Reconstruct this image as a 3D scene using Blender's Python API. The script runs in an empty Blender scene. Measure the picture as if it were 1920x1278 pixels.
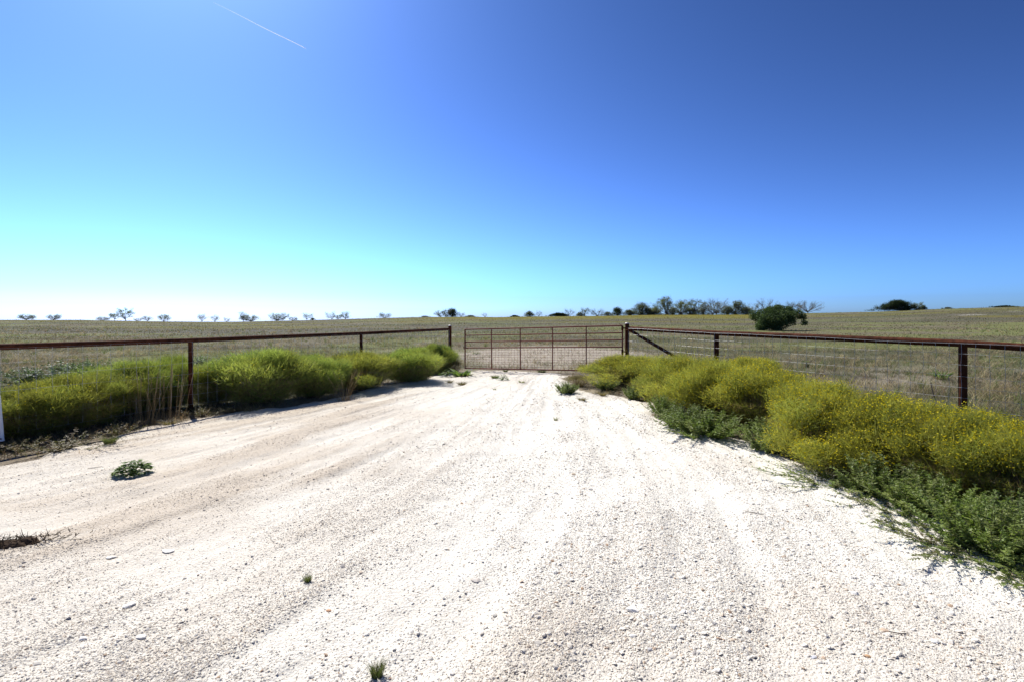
import bpy, math
import numpy as np
from mathutils import Vector

sc = bpy.context.scene
COL = sc.collection
R = np.random.default_rng
EYE, F, HY, CX = 1.55, 960.0, 600.0, 960.0      # eye height (m), focal length, horizon row and centre column of the photo

# ------------------------------------------------------------------ numeric helpers
def sstep(a, b, x):
    t = np.clip((np.asarray(x, float) - a) / (b - a), 0, 1)
    return t * t * (3 - 2 * t)

_tab = R(77).random((256, 256))
def vnoise(x, y, k=0):
    x = np.asarray(x, float) + k * 37.31; y = np.asarray(y, float) + k * 91.7
    xi = np.floor(x).astype(int); yi = np.floor(y).astype(int)
    fx = x - xi; fy = y - yi
    fx = fx * fx * (3 - 2 * fx); fy = fy * fy * (3 - 2 * fy)
    a = _tab[xi & 255, yi & 255]; b = _tab[(xi + 1) & 255, yi & 255]
    c = _tab[xi & 255, (yi + 1) & 255]; d = _tab[(xi + 1) & 255, (yi + 1) & 255]
    return (a * (1 - fx) + b * fx) * (1 - fy) + (c * (1 - fx) + d * fx) * fy
def fbm(x, y, k=0, o=4):
    s = 0; a = .5; t = 0
    for i in range(o):
        s = s + a * vnoise(x * 2 ** i, y * 2 ** i, k + i * 3); t += a; a *= .5
    return s / t

# ------------------------------------------------------------------ terrain
_cx = [-400, 0, 150, 300, 420, 560, 700, 780, 870, 930, 980, 1100, 1250, 1400, 1480, 1540, 1640, 1750, 1850, 1920, 2300]
_cy = [600, 600, 600, 603, 604, 601, 597, 595, 594, 595, 594, 593, 590, 590, 588, 587, 585, 580, 577, 575, 568]
YC = 170.0
def terrain(X, Y):
    X = np.asarray(X, float); Y = np.asarray(Y, float)
    Yp = np.maximum(Y, 8.0)
    px = np.clip(CX + F * X / Yp, -400, 2300)
    zc = EYE + (HY - np.interp(px, _cx, _cy)) / F * YC
    base = -.06 * sstep(12.5, 17, Y)
    s = np.clip((Y - 30) / (YC - 30), 0, 1) ** 1.5
    z = base * (1 - s) + zc * s
    z = z + .12 * sstep(0, 3.2, X) * sstep(8.5, 13.5, Y) * (1 - sstep(20, 40, Y))
    fade = sstep(14, 30, Y) * (1 - sstep(120, 165, Y))
    z = z + fade * ((fbm(X / 9, Y / 9, 5) - .5) * .25)
    z = z + (fbm(X / 1.3, Y / 1.3, 9) - .5) * .05 * (1 - sstep(100, 160, Y))
    z = z - 16 * sstep(YC + 6, 700, Y)
    return z
def ground(x, y):                               # pixel of the photo -> point of the near ground
    Y = EYE * F / (y - HY); z = 0
    for _ in range(6):
        X = (x - CX) / F * Y
        z = float(terrain(X, Y)); Y = (EYE - z) * F / (y - HY)
    return Vector(((x - CX) / F * Y, Y, z))
def at(x, y, Y):
    return Vector(((x - CX) / F * Y, Y, EYE - (y - HY) / F * Y))

# ------------------------------------------------------------------ mesh helpers
class MB:
    def __init__(s): s.v = []; s.f = []; s.c = []; s.n = 0
    def add(s, V, Fc, c=None):
        V = np.asarray(V, float).reshape(-1, 3); Fc = np.asarray(Fc, int)
        s.v.append(V); s.f.append(Fc + s.n); s.n += len(V)
        if c is None: c = (1, 1, 1)
        c = np.asarray(c, float)
        if c.ndim == 1: c = np.tile(c[:3], (len(V), 1))
        s.c.append(c[:, :3]); return s
    def tube(s, P, r, k=8, c=None, cap=True):
        P = np.asarray(P, float); n = len(P)
        r = np.full(n, r) if np.isscalar(r) else np.asarray(r, float)
        T = np.gradient(P, axis=0); T /= np.linalg.norm(T, axis=1)[:, None] + 1e-12
        up = np.array([0, 0, 1.]) if abs(T[0][2]) < .9 else np.array([1., 0, 0])
        A = np.cross(T, up); A /= np.linalg.norm(A, axis=1)[:, None] + 1e-12
        B = np.cross(T, A)
        a = np.linspace(0, 2 * np.pi, k, endpoint=False)
        V = P[:, None] + r[:, None, None] * (np.cos(a)[None, :, None] * A[:, None] + np.sin(a)[None, :, None] * B[:, None])
        i = np.arange(n - 1)[:, None] * k; j = np.arange(k)[None]; j2 = (j + 1) % k
        Q = np.stack([i + j, i + j2, i + k + j2, i + k + j], -1).reshape(-1, 4)
        s.add(V.reshape(-1, 3), Q, c)
        if cap:
            for e in (0, n - 1):
                ring = V[e]; o = len(ring)
                vv = np.vstack([ring, P[e][None]])
                ff = np.stack([np.arange(k), (np.arange(k) + 1) % k, np.full(k, o)], -1)
                s.add(vv, ff, c)
        return s
    def box(s, lo, hi, c=None):
        x0, y0, z0 = lo; x1, y1, z1 = hi
        V = [(x0,y0,z0),(x1,y0,z0),(x1,y1,z0),(x0,y1,z0),(x0,y0,z1),(x1,y0,z1),(x1,y1,z1),(x0,y1,z1)]
        return s.add(V, [(0,3,2,1),(4,5,6,7),(0,1,5,4),(1,2,6,5),(2,3,7,6),(3,0,4,7)], c)
    def mesh(s, name, mat, smooth=False):
        V = np.vstack(s.v); C = np.vstack(s.c)
        me = bpy.data.meshes.new(name)
        me.vertices.add(len(V)); me.vertices.foreach_set('co', V.astype(np.float32).ravel())
        tot = np.concatenate([np.full(len(f), f.shape[1]) for f in s.f])
        idx = np.concatenate([f.ravel() for f in s.f])
        st = np.concatenate([[0], np.cumsum(tot)[:-1]])
        me.loops.add(len(idx)); me.loops.foreach_set('vertex_index', idx.astype(np.int32))
        me.polygons.add(len(tot)); me.polygons.foreach_set('loop_start', st.astype(np.int32))
        me.polygons.foreach_set('use_smooth', np.full(len(tot), smooth))
        at_ = me.attributes.new('col', 'FLOAT_COLOR', 'POINT')
        at_.data.foreach_set('color', np.hstack([C, np.ones((len(C), 1))]).astype(np.float32).ravel())
        me.update(calc_edges=True); me.materials.append(mat)
        return me
    def obj(s, name, mat, parent=None, smooth=False):
        return link(name, s.mesh(name, mat, smooth), parent)
def link(name, data, parent=None):
    o = bpy.data.objects.new(name, data); COL.objects.link(o)
    if parent: o.parent = parent
    return o
def tag(o, label=None, cat=None, group=None, kind=None):
    if label: o['label'] = label
    if cat: o['category'] = cat
    if group: o['group'] = group
    if kind: o['kind'] = kind
    return o
def thing(name, loc=(0, 0, 0), label=None, cat=None, group=None, rz=0, scale=None):
    o = link(name, None); o.location = loc; o.rotation_euler = (0, 0, rz)
    if scale is not None: o.scale = scale
    return tag(o, label, cat, group)
def copy_thing(proto, loc, label, rz=0, scale=None, group=None):
    c = proto.copy(); COL.objects.link(c)
    c.location = loc; c.rotation_euler = (0, 0, rz)
    if scale is not None: c.scale = scale
    c['label'] = label
    if group: c['group'] = group
    for ch in list(proto.children):
        d = ch.copy(); COL.objects.link(d); d.parent = c
    return c
class Kind:                                     # builds a kind once, then copies it for each repeat
    def __init__(s, name, cat, make): s.name, s.cat, s.make, s.root = name, cat, make, None
    def put(s, loc, label, rz=0, scale=(1, 1, 1), group=None):
        if s.root is None:
            s.root = thing(s.name, loc, label, s.cat, group, rz, scale); s.make(s.root); return s.root
        return copy_thing(s.root, loc, label, rz, scale, group)

# ------------------------------------------------------------------ materials
def mat(name):
    m = bpy.data.materials.new(name); m.use_nodes = True
    nt = m.node_tree; nt.nodes.clear()
    out = nt.nodes.new('ShaderNodeOutputMaterial')
    return m, nt, out
def N(nt, t, **kw):
    n = nt.nodes.new(t)
    for k, v in kw.items():
        if k in n.inputs: n.inputs[k].default_value = v
        else: setattr(n, k, v)
    return n
def mixc(nt, fac, a, b, blend='MIX'):
    n = nt.nodes.new('ShaderNodeMix'); n.data_type = 'RGBA'; n.blend_type = blend
    for i, v in ((0, fac), (6, a), (7, b)):
        if hasattr(v, 'is_linked'): nt.links.new(v, n.inputs[i])
        elif i == 0: n.inputs[0].default_value = v
        else: n.inputs[i].default_value = (*v[:3], 1)
    return n.outputs[2]
def ramp(nt, src, p0, p1, c0=(0, 0, 0), c1=(1, 1, 1)):
    n = nt.nodes.new('ShaderNodeValToRGB'); nt.links.new(src, n.inputs[0])
    e = n.color_ramp.elements; e[0].position = p0; e[1].position = p1
    e[0].color = (*c0, 1); e[1].color = (*c1, 1)
    return n.outputs[0]
def noise(nt, vec, scale, detail=4, rough=.55):
    n = N(nt, 'ShaderNodeTexNoise', Scale=scale, Detail=detail, Roughness=rough)
    if vec is not None: nt.links.new(vec, n.inputs['Vector'])
    return n.outputs[0]

def leaf_mat(name, trans=.45, rough=.6, spec=.25, tint=(1, 1, 1), tt=(1.1, 1.15, .7)):
    m, nt, out = mat(name)
    a = N(nt, 'ShaderNodeAttribute', attribute_name='col').outputs[0]
    oi = N(nt, 'ShaderNodeObjectInfo')
    v = N(nt, 'ShaderNodeMapRange'); nt.links.new(oi.outputs['Random'], v.inputs[0])
    v.inputs[3].default_value = .85; v.inputs[4].default_value = 1.15
    c = mixc(nt, 1, a, tint, 'MULTIPLY')
    vm = nt.nodes.new('ShaderNodeVectorMath'); vm.operation = 'SCALE'
    nt.links.new(c, vm.inputs[0]); nt.links.new(v.outputs[0], vm.inputs['Scale'])
    p = N(nt, 'ShaderNodeBsdfPrincipled', Roughness=rough)
    p.inputs['Specular IOR Level'].default_value = spec
    nt.links.new(vm.outputs[0], p.inputs['Base Color'])
    t = N(nt, 'ShaderNodeBsdfTranslucent')
    nt.links.new(mixc(nt, 1, vm.outputs[0], tt, 'MULTIPLY'), t.inputs[0])
    mx = N(nt, 'ShaderNodeMixShader'); mx.inputs[0].default_value = trans
    nt.links.new(p.outputs[0], mx.inputs[1]); nt.links.new(t.outputs[0], mx.inputs[2])
    nt.links.new(mx.outputs[0], out.inputs[0])
    return m
def plain_mat(name, c, rough=.7, spec=.3, metal=0, var=None, vs=20, bump=0):
    m, nt, out = mat(name)
    p = N(nt, 'ShaderNodeBsdfPrincipled', Roughness=rough, Metallic=metal)
    p.inputs['Specular IOR Level'].default_value = spec
    tc = N(nt, 'ShaderNodeTexCoord').outputs['Object']
    if var:
        nz = noise(nt, tc, vs, 6, .65)
        nt.links.new(ramp(nt, nz, .35, .65, c, var), p.inputs['Base Color'])
        if bump:
            b = N(nt, 'ShaderNodeBump', Strength=bump, Distance=.004)
            nt.links.new(noise(nt, tc, vs * 6, 4), b.inputs['Height']); nt.links.new(b.outputs[0], p.inputs['Normal'])
    else: p.inputs['Base Color'].default_value = (*c, 1)
    nt.links.new(p.outputs[0], out.inputs[0]); return m

M = {}
M['rust'] = plain_mat('rusty_pipe', (.036, .0120, .0055), .8, .06, .0, (.105, .035, .017), 9, .35)
M['gate'] = plain_mat('gate_red', (.13, .036, .026), .6, .2, 0, (.22, .075, .05), 8, .2)
M['wire'] = plain_mat('galvanised_wire', (.34, .345, .35), .5, .4, .3, (.46, .46, .47), 30)
M['cap'] = plain_mat('post_cap', (.42, .36, .33), .5, .5, .2, (.6, .55, .5), 40)
M['bark'] = plain_mat('bark', (.12, .105, .092), .9, .1, 0, (.20, .18, .165), 12, .4)
M['white'] = plain_mat('white_board', (.78, .79, .8), .45, .4, 0, (.70, .71, .73), 3)
M['bolt'] = plain_mat('dark_bolt', (.03, .03, .05), .4, .5, .6)
M['leaf'] = leaf_mat('leaf')
M['broom'] = leaf_mat('broomweed', .5, .7, .12, (1, 1, 1), (1.15, 1.12, .72))
M['straw'] = leaf_mat('straw', .35, .75, .15, (1, 1, 1), (1.1, 1, .8))
M['weed'] = leaf_mat('weed', .35, .55, .3, (1, 1, 1), (1.05, 1.2, .6))
M['tree'] = leaf_mat('tree_leaf', .45, .6, .25)
M['cedar'] = leaf_mat('cedar_leaf', .3, .7, .15)
M['flower'] = leaf_mat('flower', .4, .6, .2, (1, 1, 1), (1, .95, .5))

def soil_mat():
    m, nt, out = mat('field_soil')
    pos = N(nt, 'ShaderNodeNewGeometry').outputs['Position']
    a = N(nt, 'ShaderNodeAttribute', attribute_name='col').outputs[0]
    n1 = noise(nt, pos, .9, 6, .65); n2 = noise(nt, pos, 12, 5, .7)
    c = mixc(nt, ramp(nt, n1, .3, .7), a, (.68, .67, .66), 'MULTIPLY')
    c = mixc(nt, ramp(nt, n2, .35, .70), c, (.48, .46, .42), 'MULTIPLY')
    p = N(nt, 'ShaderNodeBsdfPrincipled', Roughness=.95)
    p.inputs['Specular IOR Level'].default_value = .08
    nt.links.new(c, p.inputs['Base Color'])
    b = N(nt, 'ShaderNodeBump', Strength=.8, Distance=.03); nt.links.new(noise(nt, pos, 30, 6, .7), b.inputs['Height'])
    nt.links.new(b.outputs[0], p.inputs['Normal']); nt.links.new(p.outputs[0], out.inputs[0])
    return m
def gravel_mat():
    m, nt, out = mat('limestone_gravel')
    pos = N(nt, 'ShaderNodeNewGeometry').outputs['Position']
    a = N(nt, 'ShaderNodeAttribute', attribute_name='col').outputs[0]
    v1 = N(nt, 'ShaderNodeTexVoronoi', Scale=60.0); nt.links.new(pos, v1.inputs['Vector'])
    v2 = N(nt, 'ShaderNodeTexVoronoi', Scale=130.0); nt.links.new(pos, v2.inputs['Vector'])
    n1 = noise(nt, pos, 45, 5, .7); n2 = noise(nt, pos, 400, 3, .6)
    hs = N(nt, 'ShaderNodeSeparateColor'); nt.links.new(v2.outputs['Color'], hs.inputs[0])
    c = mixc(nt, ramp(nt, hs.outputs[0], .1, .9, (.25,)*3, (0,)*3), a, (.66, .60, .52), 'MULTIPLY')
    c = mixc(nt, ramp(nt, n1, .52, .75, (0,)*3, (.55,)*3), c, (.62, .55, .47), 'MULTIPLY')
    p = N(nt, 'ShaderNodeBsdfPrincipled', Roughness=.95)
    p.inputs['Specular IOR Level'].default_value = .1
    nt.links.new(c, p.inputs['Base Color'])
    b1 = N(nt, 'ShaderNodeBump', Strength=.55, Distance=.008); b1.invert = True; nt.links.new(v1.outputs['Distance'], b1.inputs['Height'])
    b2 = N(nt, 'ShaderNodeBump', Strength=.5, Distance=.004); b2.invert = True; nt.links.new(v2.outputs['Distance'], b2.inputs['Height'])
    b3 = N(nt, 'ShaderNodeBump', Strength=.6, Distance=.012); nt.links.new(n1, b3.inputs['Height'])
    nt.links.new(b1.outputs[0], b2.inputs['Normal']); nt.links.new(b2.outputs[0], b3.inputs['Normal'])
    nt.links.new(b3.outputs[0], p.inputs['Normal']); nt.links.new(p.outputs[0], out.inputs[0])
    return m
def attr_mat(name, rough=.9, spec=.1):
    m, nt, out = mat(name)
    a = N(nt, 'ShaderNodeAttribute', attribute_name='col').outputs[0]
    p = N(nt, 'ShaderNodeBsdfPrincipled', Roughness=rough); p.inputs['Specular IOR Level'].default_value = spec
    nz = noise(nt, N(nt, 'ShaderNodeTexCoord').outputs['Object'], 90, 4)
    nt.links.new(mixc(nt, ramp(nt, nz, .4, .7, (0,)*3, (.6,)*3), a, (.75, .7, .64), 'MULTIPLY'), p.inputs['Base Color'])
    nt.links.new(p.outputs[0], out.inputs[0]); return m
M['soil'] = soil_mat(); M['gravel'] = gravel_mat(); M['stone'] = attr_mat('stone'); M['debris'] = attr_mat('dead_debris', .95, .05)

# ------------------------------------------------------------------ world, sun, camera
SUN_AZ, SUN_EL = -35.0, 48.0
w = bpy.data.worlds.new('World'); sc.world = w; w.use_nodes = True
nt = w.node_tree; bg = nt.nodes['Background']
sky = nt.nodes.new('ShaderNodeTexSky'); sky.sky_type = 'NISHITA'; sky.sun_disc = False
sky.sun_elevation = math.radians(SUN_EL); sky.sun_rotation = math.radians(SUN_AZ)
sky.altitude = 300; sky.air_density = .7; sky.dust_density = .82; sky.ozone_density = .5
gm = N(nt, 'ShaderNodeGamma', Gamma=2.0); nt.links.new(sky.outputs[0], gm.inputs[0])      # deep, contrasty autumn sky
hs_ = N(nt, 'ShaderNodeHueSaturation', Hue=.48, Saturation=.74); nt.links.new(gm.outputs[0], hs_.inputs['Color'])
nt.links.new(mixc(nt, 1, hs_.outputs[0], (.108, .174, .328), 'MULTIPLY'), bg.inputs[0]); bg.inputs[1].default_value = .06
sd = bpy.data.lights.new('Sun', 'SUN'); sd.energy = 4.6; sd.angle = math.radians(.53); sd.color = (1, .97, .90)
so = bpy.data.objects.new('Sun', sd); COL.objects.link(so)
a, e = math.radians(SUN_AZ), math.radians(SUN_EL)
so.rotation_euler = Vector((math.sin(a) * math.cos(e), math.cos(a) * math.cos(e), math.sin(e))).to_track_quat('Z', 'Y').to_euler()
so.location = (-20, 20, 30)
cd = bpy.data.cameras.new('Camera'); cd.sensor_width = 36; cd.lens = 18; cd.shift_y = -39 / 1920
cd.clip_start = .05; cd.clip_end = 60000
co = bpy.data.objects.new('Camera', cd); COL.objects.link(co)
co.location = (0, 0, EYE); co.rotation_euler = (math.pi / 2, 0, 0); sc.camera = co
sc.view_settings.view_transform = 'Standard'; sc.view_settings.look = 'None'
sc.view_settings.exposure = .65; sc.view_settings.gamma = 1
sc.cycles.max_bounces = 8; sc.cycles.transparent_max_bounces = 12

# ------------------------------------------------------------------ gravel outline (photo pixels -> ground)
outline_px = [(-900, 900), (-300, 905), (0, 868), (120, 845), (220, 812), (360, 784), (480, 770), (600, 752), (720, 722), (800, 708), (880, 696),
              (900, 694), (1000, 697), (1060, 700), (1075, 722), (1110, 735), (1180, 746), (1228, 756), (1245, 785), (1310, 808), (1400, 825), (1470, 848),
              (1550, 880), (1640, 910), (1760, 950), (1840, 985), (1920, 1020), (2030, 1070), (2300, 1190)]
OUT = [tuple(ground(*p)[:2]) for p in outline_px] + [(6, -8), (-14, -8), (-14, 5)]
OUT = np.array(OUT)
def sdist(X, Y):                                # >0 inside
    X = np.asarray(X, float); Y = np.asarray(Y, float)
    d = np.full(X.shape, 1e9); ins = np.zeros(X.shape, bool)
    for (x0, y0), (x1, y1) in zip(OUT, np.roll(OUT, -1, 0)):
        ex, ey = x1 - x0, y1 - y0
        t = np.clip(((X - x0) * ex + (Y - y0) * ey) / (ex * ex + ey * ey + 1e-12), 0, 1)
        d = np.minimum(d, np.hypot(X - x0 - t * ex, Y - y0 - t * ey))
        cr = ((y0 > Y) != (y1 > Y)); xi = x0 + (Y - y0) / (ey + 1e-12) * ex
        ins ^= cr & (X < xi)
    return np.where(ins, d, -d)
def across(X, Y):                               # coordinate across the wheel tracks, which fan out from the gate and swing left
    return (X + .045 * np.maximum(0, 6.5 - Y) ** 2 - 1.5) / np.maximum(19 - Y, 2) * 15
def streak(X, Y):
    v = across(X, Y)
    return .6 * fbm(v * 1.6, Y * .35, 21, 3) + .4 * fbm(v * 5, Y * .6, 31, 3)
def gravel_h(X, Y):
    sd_ = sdist(X, Y) + (fbm(X * 2.2, Y * 2.2, 41, 4) - .5) * .55
    h = -.045 + .07 * sstep(-.18, .22, sd_)
    h = h + sstep(0, .4, sd_) * ((streak(X, Y) - .5) * .100 + (fbm(X * 7, Y * 7, 51, 3) - .5) * .02)
    return h, sd_
def gravel_z(X, Y): return terrain(X, Y) + gravel_h(X, Y)[0]
def dirtiness(X, Y):
    left = sstep(.8, -3.6, X + .10 * (Y - 4)) 
    s = streak(X, Y)
    b = fbm(X * .6, Y * .6, 61, 3)
    return np.clip(.08 + .62 * left * (.60 + .8 * sstep(.40, .68, s)) + .35 * sstep(.52, .72, b) + .45 * sstep(.52, .72, s) * (.22 + .78 * left), 0, 1)

def grid(xs, ys):
    X, Y = np.meshgrid(xs, ys); nx, ny = len(xs), len(ys)
    i = (np.arange(ny - 1)[:, None] * nx + np.arange(nx - 1)[None]).ravel()
    return X.ravel(), Y.ravel(), np.stack([i, i + 1, i + nx + 1, i + nx], -1)

# field ---------------------------------------------------------------------------------
def patch_dirt(X, Y):                           # bare soil beyond the gate and thin spots in the field
    g = np.exp(-(((X - 1.6) / 4.2) ** 2 + ((Y - 24) / 7.5) ** 2) ** 1.5)
    r1 = np.exp(-(((X - 8.5) / 3.2) ** 2 + ((Y - 12.2) / 1.3) ** 2)) * .55
    r2 = np.exp(-(((X - 12) / 4.5) ** 2 + ((Y - 15) / 1.5) ** 2)) * .4
    l1 = np.exp(-(((X + 9.5) / 1.6) ** 2 + ((Y - 10.5) / 1.2) ** 2)) * .8
    trk = np.exp(-((X + 6.5 - .04 * (Y - 30)) / .5) ** 2) * sstep(22, 28, Y) * (1 - sstep(48, 70, Y)) * .35
    n = fbm(X * .8, Y * .8, 71, 4)
    return np.clip((g * 1.5 + r1 + r2 + l1 + trk) * (.35 + 1.3 * n), 0, 1)
def yellowness(X, Y):
    px = CX + F * X / np.maximum(Y, 5)
    band = sstep(115, 150, Y) * sstep(620, 1000, px) * (1 - sstep(1400, 1560, px))
    b2 = sstep(70, 90, Y) * (1 - sstep(115, 130, Y)) * sstep(.5, .68, fbm(X / 40, Y / 14, 81, 3))
    b3 = sstep(120, 140, Y) * .45 * sstep(.45, .65, fbm(X / 45, Y / 12, 83, 3))
    return np.clip(band + .6 * b2 + b3, 0, 1)
def field_col(X, Y):
    n = fbm(X / 7, Y / 5, 91, 4)[:, None]; n2 = fbm(X / 46, Y / 9, 95, 4)[:, None]
    olive = np.array([.170, .182, .070]); brown = np.array([.175, .155, .098]); grey = np.array([.098, .092, .068])
    c = olive * (1 - sstep(.38, .62, n)) + brown * sstep(.38, .62, n)
    c = c * (1 - .7 * sstep(.44, .60, n2)) + grey * .7 * sstep(.44, .60, n2)
    y = yellowness(X, Y)[:, None]; c = c * (1 - y) + np.array([.185, .165, .03]) * y
    return c
def soil_col(X, Y):
    c = field_col(X, Y) * 1.2
    d = patch_dirt(X, Y)[:, None]
    c = c * (1 - d) + np.array([.47, .410, .325]) * d
    nr = sstep(.75, -.25, sdist(X, Y))[:, None] * (1 - sstep(17, 24, Y))[:, None]
    nr = (1 - sstep(.1, 1.1, -sdist(X, Y)))[:, None]
    c = c * (1 - .7 * nr) + np.array([.42, .345, .26]) * .7 * nr
    px = CX + F * X / np.maximum(Y, 5)
    wh = (np.exp(-((px - 1822) / 22) ** 2 - ((Y - 118) / 3.0) ** 2) + .6 * np.exp(-((px - 1905) / 10) ** 2 - ((Y - 135) / 3) ** 2))[:, None]
    wh = np.where(Y[:, None] > 60, wh, 0)
    return c * (1 - wh) + np.array([.62, .58, .52]) * wh
xs = 1.2 * np.sinh(np.linspace(-7.6, 7.6, 420)); ys = np.concatenate([-3 * np.sinh(np.linspace(6, .2, 40)), np.geomspace(.6, 176, 330) , np.geomspace(180, 3000, 40)])
X, Y, Q = grid(xs, ys); m = MB()
Z = terrain(X, Y) - .14 * sstep(.25, .8, sdist(X, Y))      # the soil lies well below the gravel bed
m.add(np.stack([X, Y, Z], 1), Q, soil_col(X, Y))
tag(m.obj('field', M['soil'], None, True), kind='structure')

# gravel driveway -------------------------------------------------------------------------
xs = np.concatenate([np.linspace(-14, -6.2, 60), np.linspace(-6.1, 6.1, 480), np.linspace(6.2, 8.5, 20)])
ys = np.concatenate([np.linspace(-8, 1.2, 60), np.geomspace(1.25, 17.2, 520)])
X, Y, Q = grid(xs, ys)
h, sd_ = gravel_h(X, Y)
Z = terrain(X, Y) + h
keep = (h[Q] > -.044).any(1)
Q = Q[keep]; used = np.zeros(len(X), bool); used[Q.ravel()] = True
remap = np.cumsum(used) - 1; Q = remap[Q]
X, Y, Z, sd_ = X[used], Y[used], Z[used], sd_[used]
d = dirtiness(X, Y)[:, None]
gate_d = (sstep(12.0, 15.5, Y) * .55)[:, None]
edge = (1 - sstep(.05, .55, sd_))[:, None] * .6
cw = np.array([.745, .712, .636]); cb = np.array([.555, .485, .395])
dd = np.clip(np.maximum(np.maximum(d, gate_d), edge), 0, 1)
m = MB(); m.add(np.stack([X, Y, Z], 1), Q, cw * (1 - dd) + cb * dd)
tag(m.obj('gravel_driveway', M['gravel'], None, True), kind='structure')

# loose stones ----------------------------------------------------------------------------
_oct = np.array([[1,0,0],[-1,0,0],[0,1,0],[0,-1,0],[0,0,1],[0,0,-1]], float)
_octf = np.array([[0,2,4],[2,1,4],[1,3,4],[3,0,4],[2,0,5],[1,2,5],[3,1,5],[0,3,5]])
def ico():
    p = (1 + 5 ** .5) / 2
    v = np.array([[-1,p,0],[1,p,0],[-1,-p,0],[1,-p,0],[0,-1,p],[0,1,p],[0,-1,-p],[0,1,-p],[p,0,-1],[p,0,1],[-p,0,-1],[-p,0,1]], float)
    f = np.array([[0,11,5],[0,5,1],[0,1,7],[0,7,10],[0,10,11],[1,5,9],[5,11,4],[11,10,2],[10,7,6],[7,1,8],[3,9,4],[3,4,2],[3,2,6],[3,6,8],[3,8,9],[4,9,5],[2,4,11],[6,2,10],[8,6,7],[9,8,1]])
    return v / np.linalg.norm(v[0]), f
_ico, _icof = ico()
def rocks(P, S, rng, base, faces, col):         # P (n,3) centres, S (n,) half size
    n = len(P); k = len(base)
    V = base[None] * (1 + (rng.random((n, k, 1)) - .5) * .55)
    V = V * np.stack([.75 + .7 * rng.random(n), .75 + .5 * rng.random(n), .38 + .3 * rng.random(n)], 1)[:, None]
    t = (rng.random((n, 2)) - .5) * .9; a = rng.random(n) * 2 * np.pi
    z = V[:, :, 2] + t[:, :1] * V[:, :, 0] + t[:, 1:] * V[:, :, 1]
    x = np.cos(a)[:, None] * V[:, :, 0] - np.sin(a)[:, None] * V[:, :, 1]
    y = np.sin(a)[:, None] * V[:, :, 0] + np.cos(a)[:, None] * V[:, :, 1]
    W = np.stack([x, y, z], -1) * S[:, None, None] + P[:, None]
    Fc = faces[None] + (np.arange(n) * k)[:, None, None]
    return W.reshape(-1, 3), Fc.reshape(-1, 3), np.repeat(col, k, 0)
rng = R(5)
n = 760000
lo, hi = math.log(1.7), math.log(16)
Y = np.exp(lo + (hi - lo) * rng.random(n)); X = (rng.random(n) * 2.3 - 1.15) * Y
sd_ = sdist(X, Y) + (rng.random(n) - .5) * .5
right = sstep(-1.6, .8, across(X, Y) * .6 + .9)
sm = streak(X, Y)
pr = (.50 + .17 * right) * (.35 + 1.1 * sstep(.36, .62, sm)) * (.45 + 1.1 * sstep(.35, .65, fbm(X * 1.7, Y * 1.7, 15, 3)))
k = (sd_ > .02) & (rng.random(n) < pr)
X, Y, right = X[k], Y[k], right[k]; n = len(X)
S = np.clip(.0029 * np.exp(rng.normal(0, .44, n)), .0014, .014) * (.8 + .35 * right) * (1 + .075 * np.maximum(Y - 4, 0))
tone = rng.random(n)[:, None]
c = np.where(tone < .90, np.array([.75, .716, .642]), np.where(tone < .95, np.array([.58, .47, .36]), np.where(tone < .98, np.array([.50, .34, .22]), np.array([.36, .34, .33]))))
c = c * (.9 + .2 * rng.random((n, 1)))
dd = dirtiness(X, Y)[:, None] * .9; c = c * (1 - dd) + np.array([.555, .485, .395]) * (.85 + .3 * rng.random((n, 1))) * dd
Z = gravel_z(X, Y) + S * .25
P = np.stack([X, Y, Z], 1); big = S > .0085
m = MB(); m.add(*rocks(P[~big], S[~big], rng, _oct, _octf, c[~big])); m.add(*rocks(P[big], S[big], rng, _ico, _icof, c[big]))
tag(m.obj('gravel_stones', M['stone']), 'loose white limestone chips lying over the driveway', 'gravel', kind='stuff')

# bigger single rocks
rock_list = [(1188, 1160, 34, 20, 'flat white rock, largest on the gravel at the lower middle'),
 (150, 1206, 24, 16, 'rounded pale rock at the lower left, left of the flaky slab'),
 (258, 1208, 30, 16, 'bluish white flaky slab at the lower left'),
 (236, 1148, 34, 14, 'split pale slab above the flaky one at lower left'),
 (1605, 1121, 26, 12, 'white stone with a dark shadow below the right brush'),
 (1757, 1211, 28, 14, 'white rock near the bottom right of the gravel'),
 (893, 1094, 26, 16, 'grey-tan lump of stone in the middle of the gravel'),
 (615, 1152, 14, 12, 'small orange tinted stone beside the middle wheel track'),
 (1219, 1232, 20, 12, 'grey stone near the bottom edge below the flat white rock'),
 (1187, 1206, 22, 14, 'white rock between the flat white rock and grey stone'),
 (1628, 1240, 20, 10, 'orange brown stone near the bottom edge at right'),
 (1528, 1240, 18, 9, 'grey-blue stone at the bottom edge left of the orange one'),
 (1076, 893, 14, 8, 'small tan stone in the upper middle of the gravel'),
 (1108, 922, 12, 6, 'small dark grey stone right of the upper tan one'),
 (310, 1040, 34, 12, 'pale slab half buried in the left wheel track'),
 (205, 1052, 26, 9, 'cream slab in the dirt near the dead plant heap')]
rock_c = {615: (.55, .33, .2), 1628: (.5, .31, .17), 1219: (.50, .48, .47), 1528: (.56, .56, .58), 1108: (.3, .29, .29), 893: (.66, .6, .53), 1076: (.5, .4, .3)}
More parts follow.
